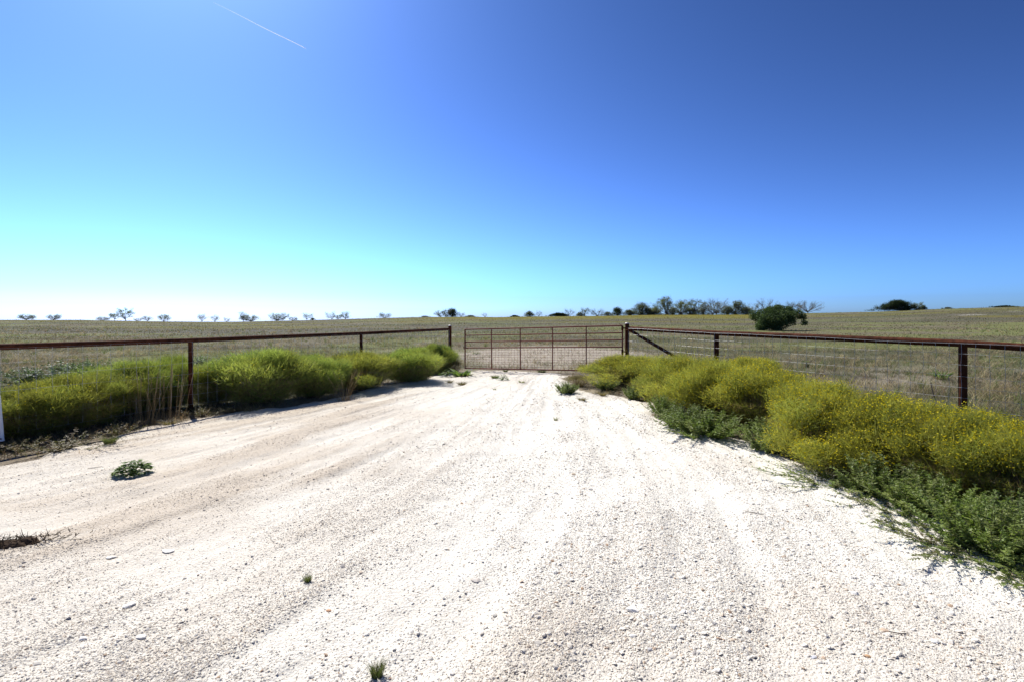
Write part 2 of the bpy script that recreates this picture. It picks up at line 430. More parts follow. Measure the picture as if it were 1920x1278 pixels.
for i, (px, py, wp, hp, lab) in enumerate(rock_list):
    g = ground(px, py); rr = R(300 + i)
    s = wp * g.y / F / 2 * .85
    m = MB(); V = _ico.copy()
    # subdivide the icosahedron once for a chipped outline
    vs = list(map(tuple, V)); cache = {}; fs = []
    def mid(a_, b_):
        kk = (min(a_, b_), max(a_, b_))
        if kk not in cache:
            q = (np.array(vs[a_]) + np.array(vs[b_])); vs.append(tuple(q / np.linalg.norm(q))); cache[kk] = len(vs) - 1
        return cache[kk]
    for a_, b_, c_ in _icof:
        x_, y_, z_ = mid(a_, b_), mid(b_, c_), mid(c_, a_)
        fs += [(a_, x_, z_), (b_, y_, x_), (c_, z_, y_), (x_, y_, z_)]
    V = np.array(vs)
    for _ in range(14):                         # chip flat facets off
        nn = rr.normal(size=3); nn /= np.linalg.norm(nn); dcut = .48 + .34 * rr.random()
        ov = np.maximum(V @ nn - dcut, 0); V = V - ov[:, None] * nn
    V = V * np.array([1, .75, min(1, 1.2 * hp / wp) * .42])
    m.add(V * s, fs, np.array(rock_c.get(px, (.80, .77, .71))))
    o = m.obj('rock', M['stone']); o.location = (g.x, g.y + s * .5, float(gravel_z(g.x, g.y)) + s * .12); o.rotation_euler = (0, 0, rr.random() * 1.2 - .6)
    tag(o, lab, 'rock', 'larger rocks lying on the gravel')

# ------------------------------------------------------------------ grass of the field
def blades(m, P, H, W, rng, col, lean=.5, seg=1, az=None):
    n = len(P); a = rng.random(n) * 2 * np.pi; b = rng.random(n) * 2 * np.pi if az is None else az
    side = np.stack([np.cos(a), np.sin(a), np.zeros(n)], 1) * (W / 2)[:, None]
    L = (lean * (.3 + rng.random(n)) * H)[:, None] * np.stack([np.cos(b), np.sin(b), np.zeros(n)], 1)
    up = np.stack([np.zeros(n), np.zeros(n), H], 1)
    if seg == 1:
        V = np.stack([P - side, P + side, P + up + L], 1)
        Fc = np.arange(n * 3).reshape(n, 3); kk = 3
        m.add(V.reshape(-1, 3), Fc, np.repeat(col, kk, 0))
    else:
        Mid = P + up * .6 + L * .35
        V = np.stack([P - side, P + side, Mid - side * .7, Mid + side * .7, P + up * .97 + L], 1)
        i = np.arange(n)[:, None] * 5
        m.add(V.reshape(-1, 3), np.hstack([i, i + 1, i + 3, i + 2]), np.repeat(col, 5, 0))
        m.f.append(np.hstack([i + 2, i + 3, i + 4]) + m.n - 5 * n)
def blade_cols(X, Y, rng):
    n = len(X); t = np.clip(.55 * rng.random(n) + 1.5 * (fbm(X * 1.6, Y * 1.6, 151, 3) - .5) + .30 * sstep(10, 2, Y) + .22, 0, .999)[:, None]
    g = field_col(X, Y)
    straw = np.array([.32, .265, .150]); grn = np.array([.105, .130, .042]); gry = np.array([.16, .138, .098])
    fr = (1 - .35 * sstep(40, 90, Y))[:, None]; straw = straw * fr; gry = gry * fr
    c = np.where(t < .30, straw, np.where(t < .48, gry, np.where(t < .66, grn, g * 1.15)))
    y = yellowness(X, Y)[:, None]
    c = np.where(rng.random((n, 1)) < y * .75, np.array([.20, .18, .03]), c)
    return c * (.65 + .6 * rng.random((n, 1)))
rng = R(8); m = MB()
n = 150000; lo, hi = math.log(5.5), math.log(45)
Yt = np.exp(lo + (hi - lo) * rng.random(n)); Xt = (rng.random(n) * 2.5 - 1.25) * Yt
cl = fbm(Xt * 1.1, Yt * 1.1, 111, 3)
behindL = Xt < -2.1 - .43 * (16.5 - Yt); behindR = Xt > 3.3 + .668 * (14.5 - Yt)
ok = ((sdist(Xt, Yt) < -.7) | (Yt > 16.6)) & (rng.random(n) < (.15 + 1.1 * sstep(.36, .62, cl)) * (1 - .88 * patch_dirt(Xt, Yt)))
Xt, Yt = Xt[ok], Yt[ok]; n = len(Xt)
for j in range(3):
    xj = Xt + rng.normal(0, .06, n); yj = Yt + rng.normal(0, .06, n)
    H = (.05 + .17 * rng.random(n) ** 2) * (.6 + .7 * fbm(xj / 3, yj / 3, 121, 2)); H = H * (1 + .5 * (rng.random(n) < .06))
    blades(m, np.stack([xj, yj, terrain(xj, yj) - .01], 1), H, .0045 + .00035 * yj, rng, blade_cols(xj, yj, rng), 1.5, 2 if j < 2 else 1)
n = 110000; lo, hi = math.log(40), math.log(176)
Yt = np.exp(lo + (hi - lo) * rng.random(n) ** .85); Xt = (rng.random(n) * 2.3 - 1.15) * Yt
ok = rng.random(n) < (.25 + 1.0 * sstep(.38, .6, fbm(Xt / 4, Yt / 4, 131, 3))); Xt, Yt = Xt[ok], Yt[ok]; n = len(Xt)
H = (.06 + .16 * rng.random(n) ** 2); 
blades(m, np.stack([Xt, Yt, terrain(Xt, Yt) - .02], 1), H, (.0008 * Yt + .02), rng, blade_cols(Xt, Yt, rng), .5, 1)
n = 3200; lo, hi = math.log(9), math.log(75)
Yt = np.exp(lo + (hi - lo) * rng.random(n)); Xt = (rng.random(n) * 2.3 - 1.15) * Yt
ok = ((sdist(Xt, Yt) < -1.6) | (Yt > 17)) & (rng.random(n) < 1.1 - .9 * patch_dirt(Xt, Yt)) & (fbm(Xt / 5, Yt / 5, 161, 3) > .42); Xt, Yt = Xt[ok], Yt[ok]; n = len(Xt)
hh = .14 + .24 * rng.random(n) ** 2; kc = rng.random((n, 1))
tc = np.where(kc < .5, np.array([.40, .34, .20]), np.where(kc < .8, np.array([.15, .19, .06]), np.array([.24, .19, .13])))
for j in range(16):                              # clumps that stand out of the short grass
    xj = Xt + rng.normal(0, .05, n); yj = Yt + rng.normal(0, .05, n)
    blades(m, np.stack([xj, yj, terrain(xj, yj) - .01], 1), hh * (.6 + .5 * rng.random(n)), .005 + .0003 * yj, rng, tc * (.75 + .5 * rng.random((n, 1))), 1.1, 2)
tag(m.obj('field_grass', M['straw']), 'sparse dry brown and olive pasture grass across the field', 'grass', kind='stuff')

# dry litter and short weeds along both edges of the gravel
rng = R(18); m = MB(); n = 90000
lo, hi = math.log(4.0), math.log(16.5)
Yt = np.exp(lo + (hi - lo) * rng.random(n)); Xt = (rng.random(n) * 2.4 - 1.2) * Yt
s_ = sdist(Xt, Yt); nz = fbm(Xt * 2, Yt * 2, 141, 3)
ok = (s_ > -1.5) & (rng.random(n) < (.25 + 1.1 * sstep(.4, .62, nz)) * np.where(s_ < 0, 1, .5 * sstep(.42, .6, nz) * np.exp(-np.maximum(s_, 0) / .16))) & (Yt < 16.2); Xt, Yt, s_ = Xt[ok], Yt[ok], s_[ok]; n = len(Xt)
t = rng.random((n, 1))
c = np.where(t < .55, np.array([.36, .27, .16]), np.where(t < .75, np.array([.22, .15, .09]), np.array([.19, .21, .06]))) * (.6 + .7 * rng.random((n, 1)))
blades(m, np.stack([Xt, Yt, np.where(s_ > 0, gravel_z(Xt, Yt), terrain(Xt, Yt)) - .01], 1), (.04 + .12 * rng.random(n) ** 1.5) * np.where(s_ > 0, .5, 1) + 0 * .12 * rng.random(n) ** 1.5, np.full(n, .005) + .0003 * Yt, rng, c, 1.1, 2)
tag(m.obj('dry_litter', M['straw']), 'brown dead stems and short grass under the roadside brush', 'grass litter', kind='stuff')

# ------------------------------------------------------------------ broomweed bushes
def unit(v): return v / (np.linalg.norm(v, axis=-1, keepdims=True) + 1e-9)
def sprigs(m, P, D, L, W, rng, col):            # thin pointed slivers from P along D
    n = len(P); s = unit(np.cross(D, rng.normal(size=(n, 3)))) * (W / 2)[:, None]
    V = np.stack([P - s, P + s, P + D * L[:, None]], 1)
    m.add(V.reshape(-1, 3), np.arange(n * 3).reshape(n, 3), np.repeat(col, 3, 0))
def make_broom(seed, green, flowers, twigs=44000, h_irr=.35):
    # unit bush: about 1 m across, 1 m tall
    def make(root):
        rng = R(seed)
        nb = 44                                   # lobes of the crown
        lobes = np.stack([rng.normal(0, .21, nb), rng.normal(0, .21, nb), .58 + .22 * rng.random(nb)], 1)
        rad = np.hypot(lobes[:, 0], lobes[:, 1]); lobes[:, 2] -= .75 * rad ** 1.6; lobes[:, 2] = np.maximum(lobes[:, 2], .28)
        lr = .10 + .09 * rng.random(nb)
        lobes[:, 2] *= (.93 - .06) / (lobes[:, 2] + lr * .75).max()
        st = MB()
        for i in range(90):
            L = lobes[rng.integers(nb)] + rng.normal(0, .07, 3)
            b = np.array([rng.normal(0, .05), rng.normal(0, .05), -.03])
            mid = b * .45 + L * .55 + np.array([0, 0, -.06]) + rng.normal(0, .02, 3)
            st.tube([b, mid, L], [.006, .004, .0015], 3, np.array([.28, .21, .13]) * (.6 + .6 * rng.random()), False)
        st.obj('stems', M['straw'], root)
        m = MB(); n = twigs
        li = rng.integers(nb, size=n); dirs = unit(rng.normal(size=(n, 3)) + np.array([0, 0, .35]))
        rr = lr[li] * rng.random(n) ** .45
        P = lobes[li] + dirs * rr[:, None]
        low = rng.random(n) < .24                # lower skirt of the plant
        ang = rng.random(n) * 6.283; q = .12 + .30 * rng.random(n) ** .6
        zz = .05 + .35 * rng.random(n)
        P = np.where(low[:, None], np.stack([np.cos(ang) * q * (.5 + zz * 1.3), np.sin(ang) * q * (.5 + zz * 1.3), zz], 1), P)
        P[:, 2] = np.maximum(P[:, 2], .03)
        D = unit(unit(P - np.array([0, 0, .0])) * .6 + np.array([0, 0, .35]) + rng.normal(0, .55, (n, 3)))
        L = .03 + .10 * rng.random(n) ** 1.6; W = .0034 + .0018 * rng.random(n)
        g1, g2, g3 = [np.array(c) for c in green]
        t = rng.random((n, 1)); cl = (np.sin(lobes[li, 0] * 23 + lobes[li, 1] * 31)[:, None] * .5 + .5)
        c = g1 * (1 - cl) + g2 * cl; c = np.where(t > .9, g3, c) * ((.72 + .5 * rng.random(nb))[li][:, None]) * (.75 + .5 * rng.random((n, 1)))
        dead = (low & (rng.random(n) < .35))[:, None]; c = np.where(dead, np.array([.27, .21, .12]), c)
        sprigs(m, P, D, L, W, rng, c)
        nl = 1800; tp = lobes[rng.integers(nb, size=nl)]           # long thin shoots that stand out of the crown
        P2 = tp + rng.normal(0, .07, (nl, 3)); D2 = unit(unit(P2 * [1, 1, .6]) * .7 + np.array([0, 0, .8]) + rng.normal(0, .25, (nl, 3)))
        sprigs(m, P2, D2, .10 + .13 * rng.random(nl), np.full(nl, .0032), rng, g2 * (.8 + .5 * rng.random((nl, 1))))
        m.obj('foliage', M['broom'], root)
        f = MB(); n = flowers
        li = rng.integers(nb, size=n); dirs = unit(rng.normal(size=(n, 3)) + np.array([0, 0, .3]))
        P = lobes[li] + dirs * (lr[li] * (.75 + .55 * rng.random(n)))[:, None] + np.array([0, 0, .03])
        P[:, 2] = np.maximum(P[:, 2], .12)
        for kq in range(2):                       # two crossed petals planes per flower head
            s1 = unit(rng.normal(size=(n, 3))); s2 = unit(np.cross(s1, rng.normal(size=(n, 3))))
            sz = (.0026 + .0026 * rng.random(n))[:, None]
            V = np.stack([P - s1 * sz - s2 * sz, P + s1 * sz - s2 * sz, P + s1 * sz + s2 * sz, P - s1 * sz + s2 * sz], 1)
            f.add(V.reshape(-1, 3), np.arange(n * 4).reshape(n, 4), np.repeat(np.array([.70, .60, .02]) * (.75 + .4 * rng.random((n, 1))), 4, 0))
        tag(f.obj('flowers', M['flower'], root), kind='stuff')
    return make
GRN = ((.200, .275, .070), (.265, .310, .072), (.30, .31, .10))
YEL = ((.245, .280, .062), (.315, .325, .066), (.34, .31, .09))
DRY = ((.16, .14, .08), (.19, .165, .09), (.11, .12, .05))
BK = [Kind('broomweed_bush', 'bush', make_broom(11, GRN, 500)), Kind('broomweed_bush', 'bush', make_broom(12, ((.215, .255, .058), (.265, .280, .062), (.30, .285, .08)), 1000)),
      Kind('broomweed_bush', 'bush', make_broom(13, YEL, 2600)), Kind('broomweed_bush', 'bush', make_broom(14, YEL, 6500)),
      Kind('dry_bush', 'bush', make_broom(15, DRY, 60, 9000))]
GL, GR = 'broomweed bushes along the left fence', 'broomweed bushes along the right fence'
# kind, centre x, front base y, width px, top y, label, group
bushes = [
 (1, 40, 842, 230, 720, 'yellow-green feathery bush at the far left behind the white board', GL),
 (1, 150, 818, 190, 698, 'low feathery bush in the left row just right of the leftmost', GL),
 (0, 250, 790, 180, 672, 'green bush behind the tan dry stalks, left of the near left post', GL),
 (0, 322, 772, 96, 664, 'green bush touching the left side of the near left fence post', GL),
 (1, 400, 764, 96, 680, 'short yellowish bush just right of the near left fence post', GL),
 (0, 490, 768, 200, 652, 'biggest dark green bush in the left row, full to the ground', GL),
 (0, 590, 752, 130, 663, 'dark green bush right of the biggest one in the left row', GL),
 (1, 672, 738, 150, 657, 'pale green bush in front of the middle left fence post', GL),
 (0, 768, 722, 130, 650, 'rounded green bush between the middle post and gate end of left fence', GL),
 (0, 822, 702, 70, 643, 'small green bush against the end post of the left fence', GL),
 (2, 1180, 728, 160, 664, 'round yellow-green mound at the gate end of the right row', GR),
 (2, 1268, 765, 130, 664, 'yellow bush under the diagonal brace of the right fence', GR),
 (2, 1335, 790, 150, 670, 'yellow bush in front of the middle right fence post', GR),
 (3, 1430, 818, 190, 684, 'yellow flowering bush behind the two grey-green weeds on the right', GR),
 (3, 1405, 740, 120, 668, 'bright green-yellow bush behind the fence wire right of the middle post', GR),
 (3, 1545, 885, 220, 716, 'broad yellow flowering bush at the middle of the right row', GR),
 (3, 1680, 925, 240, 738, 'broad yellow bush in front of the near right fence post', GR),
 (3, 1810, 975, 250, 766, 'yellow flowering bush nearest the right picture edge, upper one', GR),
 (3, 1930, 1010, 230, 792, 'yellow flowering bush cut by the right picture edge', GR)]
for i, (kd, px, by, wp, ty, lab, grp) in enumerate(bushes):
    g = ground(px, by); W = wp * g.y / F * (1.10 if grp == GL else 1.2)
    Yc = g.y + .40 * W; x = (px - CX) / F * Yc; z = float(terrain(x, Yc))
    H = (EYE - (ty - HY) / F * Yc) - z
    BK[kd].put((x, Yc, z), lab, i * 2.4, (W, W, H * 1.08), grp)
for px, by, wp, ty, lab in [(848, 701, 46, 668, 'grey dry bush at the foot of the left gate post'),
                            (1088, 727, 60, 699, 'low brown dried bush left of the yellow mound'),
                            (1215, 752, 70, 700, 'brown dead bush between the yellow mound and the next yellow bush')]:
    g = ground(px, by); W = wp * g.y / F; Yc = g.y + .4 * W; x = (px - CX) / F * Yc; z = float(terrain(x, Yc))
    BK[4].put((x, Yc, z), lab, px, (W, W, (EYE - (ty - HY) / F * Yc) - z), 'dry bushes beside the gate')

# ------------------------------------------------------------------ grey-green leafy weeds with upright plumes
def make_weed(seed, cols, nst=70, spread=.8, leaf=.022, per=85, flat=0.):
    def make(root):
        rng = R(seed); st = MB(); m = MB()
        for i in range(nst):
            a = rng.random() * 6.283; rr = rng.random() ** .7
            b = np.array([math.cos(a), math.sin(a), 0]) * .10 * rr + np.array([0, 0, -.02])
            L = (.75 + .35 * rng.random()) * (1 - .35 * rr * (1 - flat))
            tip = b + np.array([math.cos(a) * spread * .55 * rr, math.sin(a) * spread * .55 * rr, L * (1 - flat * .8 * rng.random())])
            mid = b * .5 + tip * .5 + np.array([math.cos(a), math.sin(a), -.3]) * .07 * rr + rng.normal(0, .02, 3)
            tt = np.linspace(0, 1, 7)[:, None]
            P = (1 - tt) ** 2 * b + 2 * tt * (1 - tt) * mid + tt ** 2 * tip
            st.tube(P, np.linspace(.005, .0015, 7), 3, np.array([.16, .14, .08]), False)
            u = (.12 + .88 * rng.random(per) ** .8)[:, None]
            Q = (1 - u) ** 2 * b + 2 * u * (1 - u) * mid + u ** 2 * tip
            T = unit(2 * (1 - u) * (mid - b) + 2 * u * (tip - mid))
            D = unit(unit(rng.normal(size=(per, 3))) * .9 + T * .75)
            Ln = leaf * (1.5 + 1.6 * rng.random(per)) * (1.25 - .75 * u[:, 0]) * 1.5
            s = unit(np.cross(D, rng.normal(size=(per, 3)))) * (Ln * .16)[:, None]
            V = np.stack([Q, Q + D * (Ln * .45)[:, None] + s, Q + D * Ln[:, None], Q + D * (Ln * .45)[:, None] - s], 1)
            c = np.array(cols[rng.integers(len(cols))]) * (.7 + .6 * rng.random((per, 1)))
            m.add(V.reshape(-1, 3), np.arange(per * 4).reshape(per, 4), np.repeat(c, 4, 0))
        st.obj('stems', M['straw'], root); m.obj('leaves', M['weed'], root)
    return make
SG = ((.205, .245, .080), (.24, .270, .105), (.165, .205, .065)); DG = ((.160, .210, .055), (.195, .24, .062), (.21, .235, .08))
WD = Kind('dry_weed', 'weed', make_weed(35, ((.22, .155, .08), (.16, .12, .06), (.20, .18, .07)), 46, 1.3, .018, 40, .5))
WK = [Kind('leafy_weed', 'weed', make_weed(31, SG)), Kind('leafy_weed', 'weed', make_weed(32, DG, 80, 1.1)),
      Kind('sprawling_weed', 'weed', make_weed(33, DG + ((.15, .15, .06),), 60, 1.7, .022, 60, .8)),
      Kind('leafy_weed', 'weed', make_weed(34, ((.16, .21, .11), (.24, .28, .19), (.11, .16, .06)), 34, 1.1, .030, 46))]
for px, by, wp, ty, lab in [(120, 856, 170, 812, 'low dry weed in the shade below the leftmost green bush'), (218, 820, 80, 786, 'brown dead weed left of the tan dry stalks'),
                            (378, 783, 76, 756, 'dry brown weed at the foot of the near left fence post'), (440, 776, 80, 758, 'dry weed at the foot of the biggest green bush'),
                            (40, 850, 110, 812, 'dry yellowish weed by the white board'), (1745, 1035, 90, 1000, 'brown dead weed on the gravel edge under the right weeds')]:
    g = ground(px, by); W = wp * g.y / F; Yc = g.y + .3 * W; x = (px - CX) / F * Yc; z = float(terrain(x, Yc))
    WD.put((x, Yc, z), lab, px, (W, W, (EYE - (ty - HY) / F * Yc) - z), 'dry weeds along the gravel edges')
GW = 'grey-green weeds at the edge of the gravel'
weeds = [(0, 1285, 812, 120, 752, 'grey-green plume weed, upper left of the bushy pair by the gravel'),
 (1, 1325, 832, 150, 765, 'dense dark green weed bulging onto the gravel below the yellow bush'),
 (0, 1442, 858, 110, 775, 'grey-green weed right of the gravel notch, below the yellow bushes'),
 (0, 1530, 790, 70, 742, 'dull green weed growing up among the yellow bushes'),
 (2, 1565, 930, 160, 872, 'sprawling weed at the gravel edge below the broad yellow bush'),
 (0, 1660, 955, 180, 846, 'tall pale plumed weed in front of the broad yellow bush'),
 (1, 1765, 1000, 180, 888, 'dark green weed right of the pale plumed one'),
 (1, 1855, 1075, 200, 928, 'leafy green weed nearest the bottom of the right row'),
 (0, 1935, 1085, 190, 915, 'grey-green weed cut by the right picture edge'),
 (2, 1800, 1060, 180, 985, 'sprawling twiggy weed reaching over the gravel at right'),
 (2, 1910, 1105, 150, 1015, 'low green weed at the lowest corner of the right row'),
 (2, 1680, 985, 150, 925, 'flat green weed creeping along the gravel under the plumed weed'),
 (0, 1190, 752, 46, 716, 'small upright bright weed in front of the yellow mound'),
 (0, 1135, 733, 60, 706, 'low grey weed at the foot of the yellow mound'),
 (0, 1062, 741, 50, 712, 'small weed standing alone at the gravel left of the mound'),
 (1, 1245, 785, 60, 735, 'thin green weed left of the bushy pair')]
for i, (kd, px, by, wp, ty, lab) in enumerate(weeds):
    g = ground(px, by); W = wp * g.y / F * 1.05; Yc = g.y + .35 * W; x = (px - CX) / F * Yc; z = float(terrain(x, Yc))
    WK[kd].put((x, Yc, z), lab, i * 1.7, (W, W, max(.08, (EYE - (ty - HY) / F * Yc) - z)), GW)
for i, (px, by, wp, ty, lab) in enumerate([(60, 722, 90, 684, 'pale silvery-leaved weed beyond the left fence, leftmost of its patch'),
        (115, 718, 110, 672, 'silvery-leaved weed in the middle of the patch beyond the left fence'),
        (165, 712, 80, 668, 'silvery-leaved weed at the right of the patch beyond the left fence'),
        (375, 690, 60, 660, 'pale leaved weed just beyond the near left fence post')]):
    g = ground(px, by); W = wp * g.y / F; Yc = g.y + .3 * W; x = (px - CX) / F * Yc; z = float(terrain(x, Yc))
    WK[3].put((x, Yc, z), lab, i * 2.1, (W, W, (EYE - (ty - HY) / F * Yc) - z), 'silvery weeds beyond the left fence')

# ------------------------------------------------------------------ small plants on the gravel
def make_leafy(seed, nl=260, c=((.12, .19, .045), (.17, .24, .07))):
    def make(root):
        rng = R(seed); m = MB(); st = MB()
        for i in range(16):
            a = rng.random() * 6.283; r_ = .2 + .3 * rng.random()
            st.tube([(0, 0, -.02), (math.cos(a) * r_ * .5, math.sin(a) * r_ * .5, .35), (math.cos(a) * r_, math.sin(a) * r_, .5 + .3 * rng.random())], [.014, .01, .006], 4, (.12, .15, .05), False)
        for i in range(nl):
            a = rng.random() * 6.283; r_ = .48 * rng.random() ** .55; z = .10 + .90 * (1 - (r_ / .52) ** 2) * (.35 + .65 * rng.random())
            p = np.array([math.cos(a) * r_, math.sin(a) * r_, z]); d = unit(np.array([math.cos(a + rng.normal(0, .5)), math.sin(a + rng.normal(0, .5)), .4 * rng.normal()]))
            s = unit(np.cross(d, [0, 0, 1] + rng.normal(0, .35, 3))); nn = np.cross(s, d); L = .13 + .10 * rng.random(); w_ = L * .3
            V = [p, p + d * L * .35 + s * w_ + nn * .02, p + d * L * .75 + s * w_ * .7, p + d * L - nn * .04, p + d * L * .75 - s * w_ * .7, p + d * L * .35 - s * w_ + nn * .02, p + d * L * .5 - nn * .015]
            m.add(V, [(0, 1, 6), (1, 2, 6), (2, 3, 6), (3, 4, 6), (4, 5, 6), (5, 0, 6)], np.array(c[rng.integers(2)]) * (.75 + .5 * rng.random()))
        st.obj('stems', M['weed'], root); m.obj('leaves', M['leaf'], root)
    return make
def make_tuft(seed, cols, n=260, lean=.8, wd=.02):
    def make(root):
        rng = R(seed); m = MB(); a = rng.random(n) * 6.283; r_ = .22 * rng.random(n) ** .6
        P = np.stack([np.cos(a) * r_, np.sin(a) * r_, np.full(n, -.03)], 1); H = .45 + .55 * rng.random(n)
        c = np.array(cols)[rng.integers(len(cols), size=n)] * (.7 + .6 * rng.random((n, 1)))
        blades(m, P, H, np.full(n, wd), rng, c, lean * .6, 2, a + rng.normal(0, .6, n))
        m.obj('blades', M['leaf'], root)
        b = MB(); n2 = 50; a = rng.random(n2) * 6.283; P = np.stack([np.cos(a) * .12, np.sin(a) * .12, np.full(n2, -.02)], 1)
        blades(b, P, .1 + .2 * rng.random(n2), np.full(n2, wd * 1.3), rng, np.tile([.26, .19, .11], (n2, 1)), 1.2, 1, a)
        b.obj('dead_base', M['straw'], root)
    return make
GT = ((.09, .13, .04), (.13, .16, .05), (.18, .17, .08)); PL = Kind('leafy_plant', 'plant', make_leafy(41)); PB = Kind('broadleaf_plant', 'plant', make_leafy(42, 70, ((.10, .16, .04), (.15, .21, .07))))
TG = Kind('grass_tuft', 'grass tuft', make_tuft(43, GT)); TD = Kind('grass_tuft', 'grass tuft', make_tuft(44, ((.20, .16, .09), (.13, .13, .06), (.25, .19, .11)), 200, 1.4))
TF = Kind('grass_tuft', 'grass tuft', make_tuft(46, ((.30, .30, .16), (.22, .25, .10)), 50, 1.3, .03))
SY = Kind('spiky_plant', 'plant', make_tuft(45, ((.13, .20, .05), (.17, .25, .06), (.10, .15, .04)), 46, 1.2, .075))
small = [(PL, 250, 898, 56, 872, 'leafy green plant alone on the gravel at left', 'plants growing on the gravel'),
 (TG, 206, 839, 36, 822, 'low green tuft at the left gravel edge, above the leafy plant', None),
 (TG, 577, 1103, 24, 1087, 'small green tuft in the middle of the near gravel', None),
 (TG, 707, 1280, 44, 1246, 'green grass tuft cut by the bottom edge', None),
 (TD, 318, 800, 34, 790, 'dull tuft at the gravel edge below the tan stalks', None),
 (SY, 868, 708, 52, 690, 'spiky light green plant at the left foot of the gate', None),
 (PB, 838, 708, 30, 696, 'broadleaf plant left of the spiky one by the gate', None),
 (PB, 942, 714, 22, 703, 'bright small plant on the gravel in front of the gate', None),
 (TG, 928, 711, 24, 704, 'green tuft left of the bright plant in front of the gate', None),
 (TF, 978, 720, 20, 714, 'thin green tuft right of the bright plant in front of the gate', None),
 (TD, 866, 722, 24, 713, 'reddish dry tuft on the gravel below the spiky plant', None),
 (TD, 843, 719, 18, 714, 'flat dry tuft at the shadow edge by the left row', None),
 (TF, 927, 732, 10, 727, 'tiny green tuft below the bright plant', None),
 (TD, 1092, 754, 24, 747, 'flat dry tuft left of the small upright bright weed', None),
 (TD, 1130, 744, 22, 734, 'brown dry tuft below the yellow mound', None),
 (TF, 1042, 790, 14, 780, 'faint pale tuft on the gravel below the lone small weed', None),
 (TG, 1016, 699, 26, 692, 'green tuft under the middle of the gate', None),
 (TG, 948, 699, 14, 694, 'small tuft under the left half of the gate', None),
 (SY, 1765, 712, 40, 688, 'spiky green plant beyond the wire, left of the near right post', None),
 (PB, 1515, 688, 30, 676, 'green forb in the dry grass beyond the right fence', None),
 (TG, 1090, 690, 14, 680, 'small green weed behind the gate bars at right', None),
 (PB, 893, 664, 16, 659, 'green weed in the bare soil behind the gate at left', None)]
for i, (K, px, by, wp, ty, lab, grp) in enumerate(small):
    g = ground(px, by); W = wp * g.y / F; Yc = g.y + .3 * W; x = (px - CX) / F * Yc
    z = float(max(terrain(x, Yc), gravel_z(x, Yc)))
    H = (by - ty) * g.y / F
    K.put((x, Yc, z), lab, i * 1.3, (W, W, H * 1.0), grp or 'small tufts and forbs around the gate and gravel')
# clumps of tall dry stalks
def stalks(name, px, by, wp, ty, n, lab, seed, fan):
    g = ground(px, by); H = (by - ty) * g.y / F; W = wp * g.y / F; rng = R(seed)
    r = thing(name, (g.x, g.y + .05, float(terrain(g.x, g.y))), lab, 'grass clump', 'clumps of tall dry stalks')
    m = MB(); hd = MB()
    for i in range(n):
        f_ = (rng.random() * 2 - 1); b = np.array([f_ * W * .5 * (1 - fan), rng.normal(0, .05), -.02])
        L = H * (.55 + .5 * rng.random()); t = b + np.array([f_ * W * .5 * fan + rng.normal(0, .05), rng.normal(0, .1), L])
        mid = b * .45 + t * .55 + np.array([-f_ * W * .12 * fan, 0, .03])
        c = np.array([.40, .31, .17]) * (.6 + .6 * rng.random()); u = np.linspace(0, 1, 6)[:, None]
        P = (1 - u) ** 2 * b + 2 * u * (1 - u) * mid + u ** 2 * t
        m.tube(P, np.linspace(.0030, .0013, 6), 3, c, False)
        if rng.random() < .7: hd.tube(P[3:], [.001, .004, .001], 4, c * 1.1, False)
    nb = 90; a = rng.random(nb) * 6.283; P = np.stack([rng.normal(0, W * .12 + .02, nb), rng.normal(0, .05, nb), np.full(nb, -.02)], 1)
    bl = MB(); blades(bl, P, .05 + .14 * rng.random(nb), np.full(nb, .006), rng, np.array([.34, .25, .15]) * (.6 + .6 * rng.random((nb, 1))), 1., 2)
    m.obj('stalks', M['straw'], r); tag(hd.obj('seed_heads', M['straw'], r), kind='stuff'); bl.obj('leaf_base', M['straw'], r)
stalks('dry_grass_clump', 645, 753, 62, 690, 22, 'lone fan of tan stalks at the gravel edge, in front of the left bushes', 61, .8)
stalks('dry_grass_clump', 262, 797, 70, 682, 26, 'tan dry stalks in front of the green bush left of the near left post', 62, .35)
stalks('dry_grass_clump', 312, 790, 70, 684, 26, 'tan dry stalks right beside the near left fence post', 63, .35)

# heap of dead plant debris at the left edge
g = ground(20, 1030); rng = R(71); r = thing('debris_heap', (g.x, g.y, float(gravel_z(g.x, g.y))), 'dark brown heap of dead plant debris on the gravel at the left edge', 'debris heap')
xs = np.linspace(-.55, .30, 60); ys = np.linspace(-.13, .13, 30); X, Y, Q = grid(xs, ys)
e2 = 1 - ((X + .12) / .40) ** 2 - ((Y - .28 * (X)) / .085) ** 2
Z = .05 * np.clip(e2 + (fbm(X * 14, Y * 14, 3, 3) - .5) * 1.2, -.5, 1) ** 1 - .004 + .02 * (fbm(X * 40, Y * 40, 6, 3) - .5)
m = MB(); m.add(np.stack([X, Y, Z - .012], 1), Q, np.array([.075, .052, .036]) * (.6 + .8 * fbm(X * 30, Y * 30, 8, 2))[:, None]); m.obj('mulch', M['debris'], r, False)
m = MB()
for i in range(420):
    x = -.12 + .36 * rng.normal() * .55; y = .28 * x + rng.normal(0, .04); d = unit(np.array([rng.normal(), rng.normal() * .6, rng.normal() * .45 + .15])) * (.03 + .05 * rng.random())
    p = np.array([x, y, .005 + .03 * rng.random()]); m.tube([p, p + d * .5 + rng.normal(0, .004, 3), p + d], [.003, .0022, .001], 3, np.array([.07, .05, .035]) * (.5 + rng.random()), False)
tag(m.obj('twigs', M['debris'], r), kind='stuff')
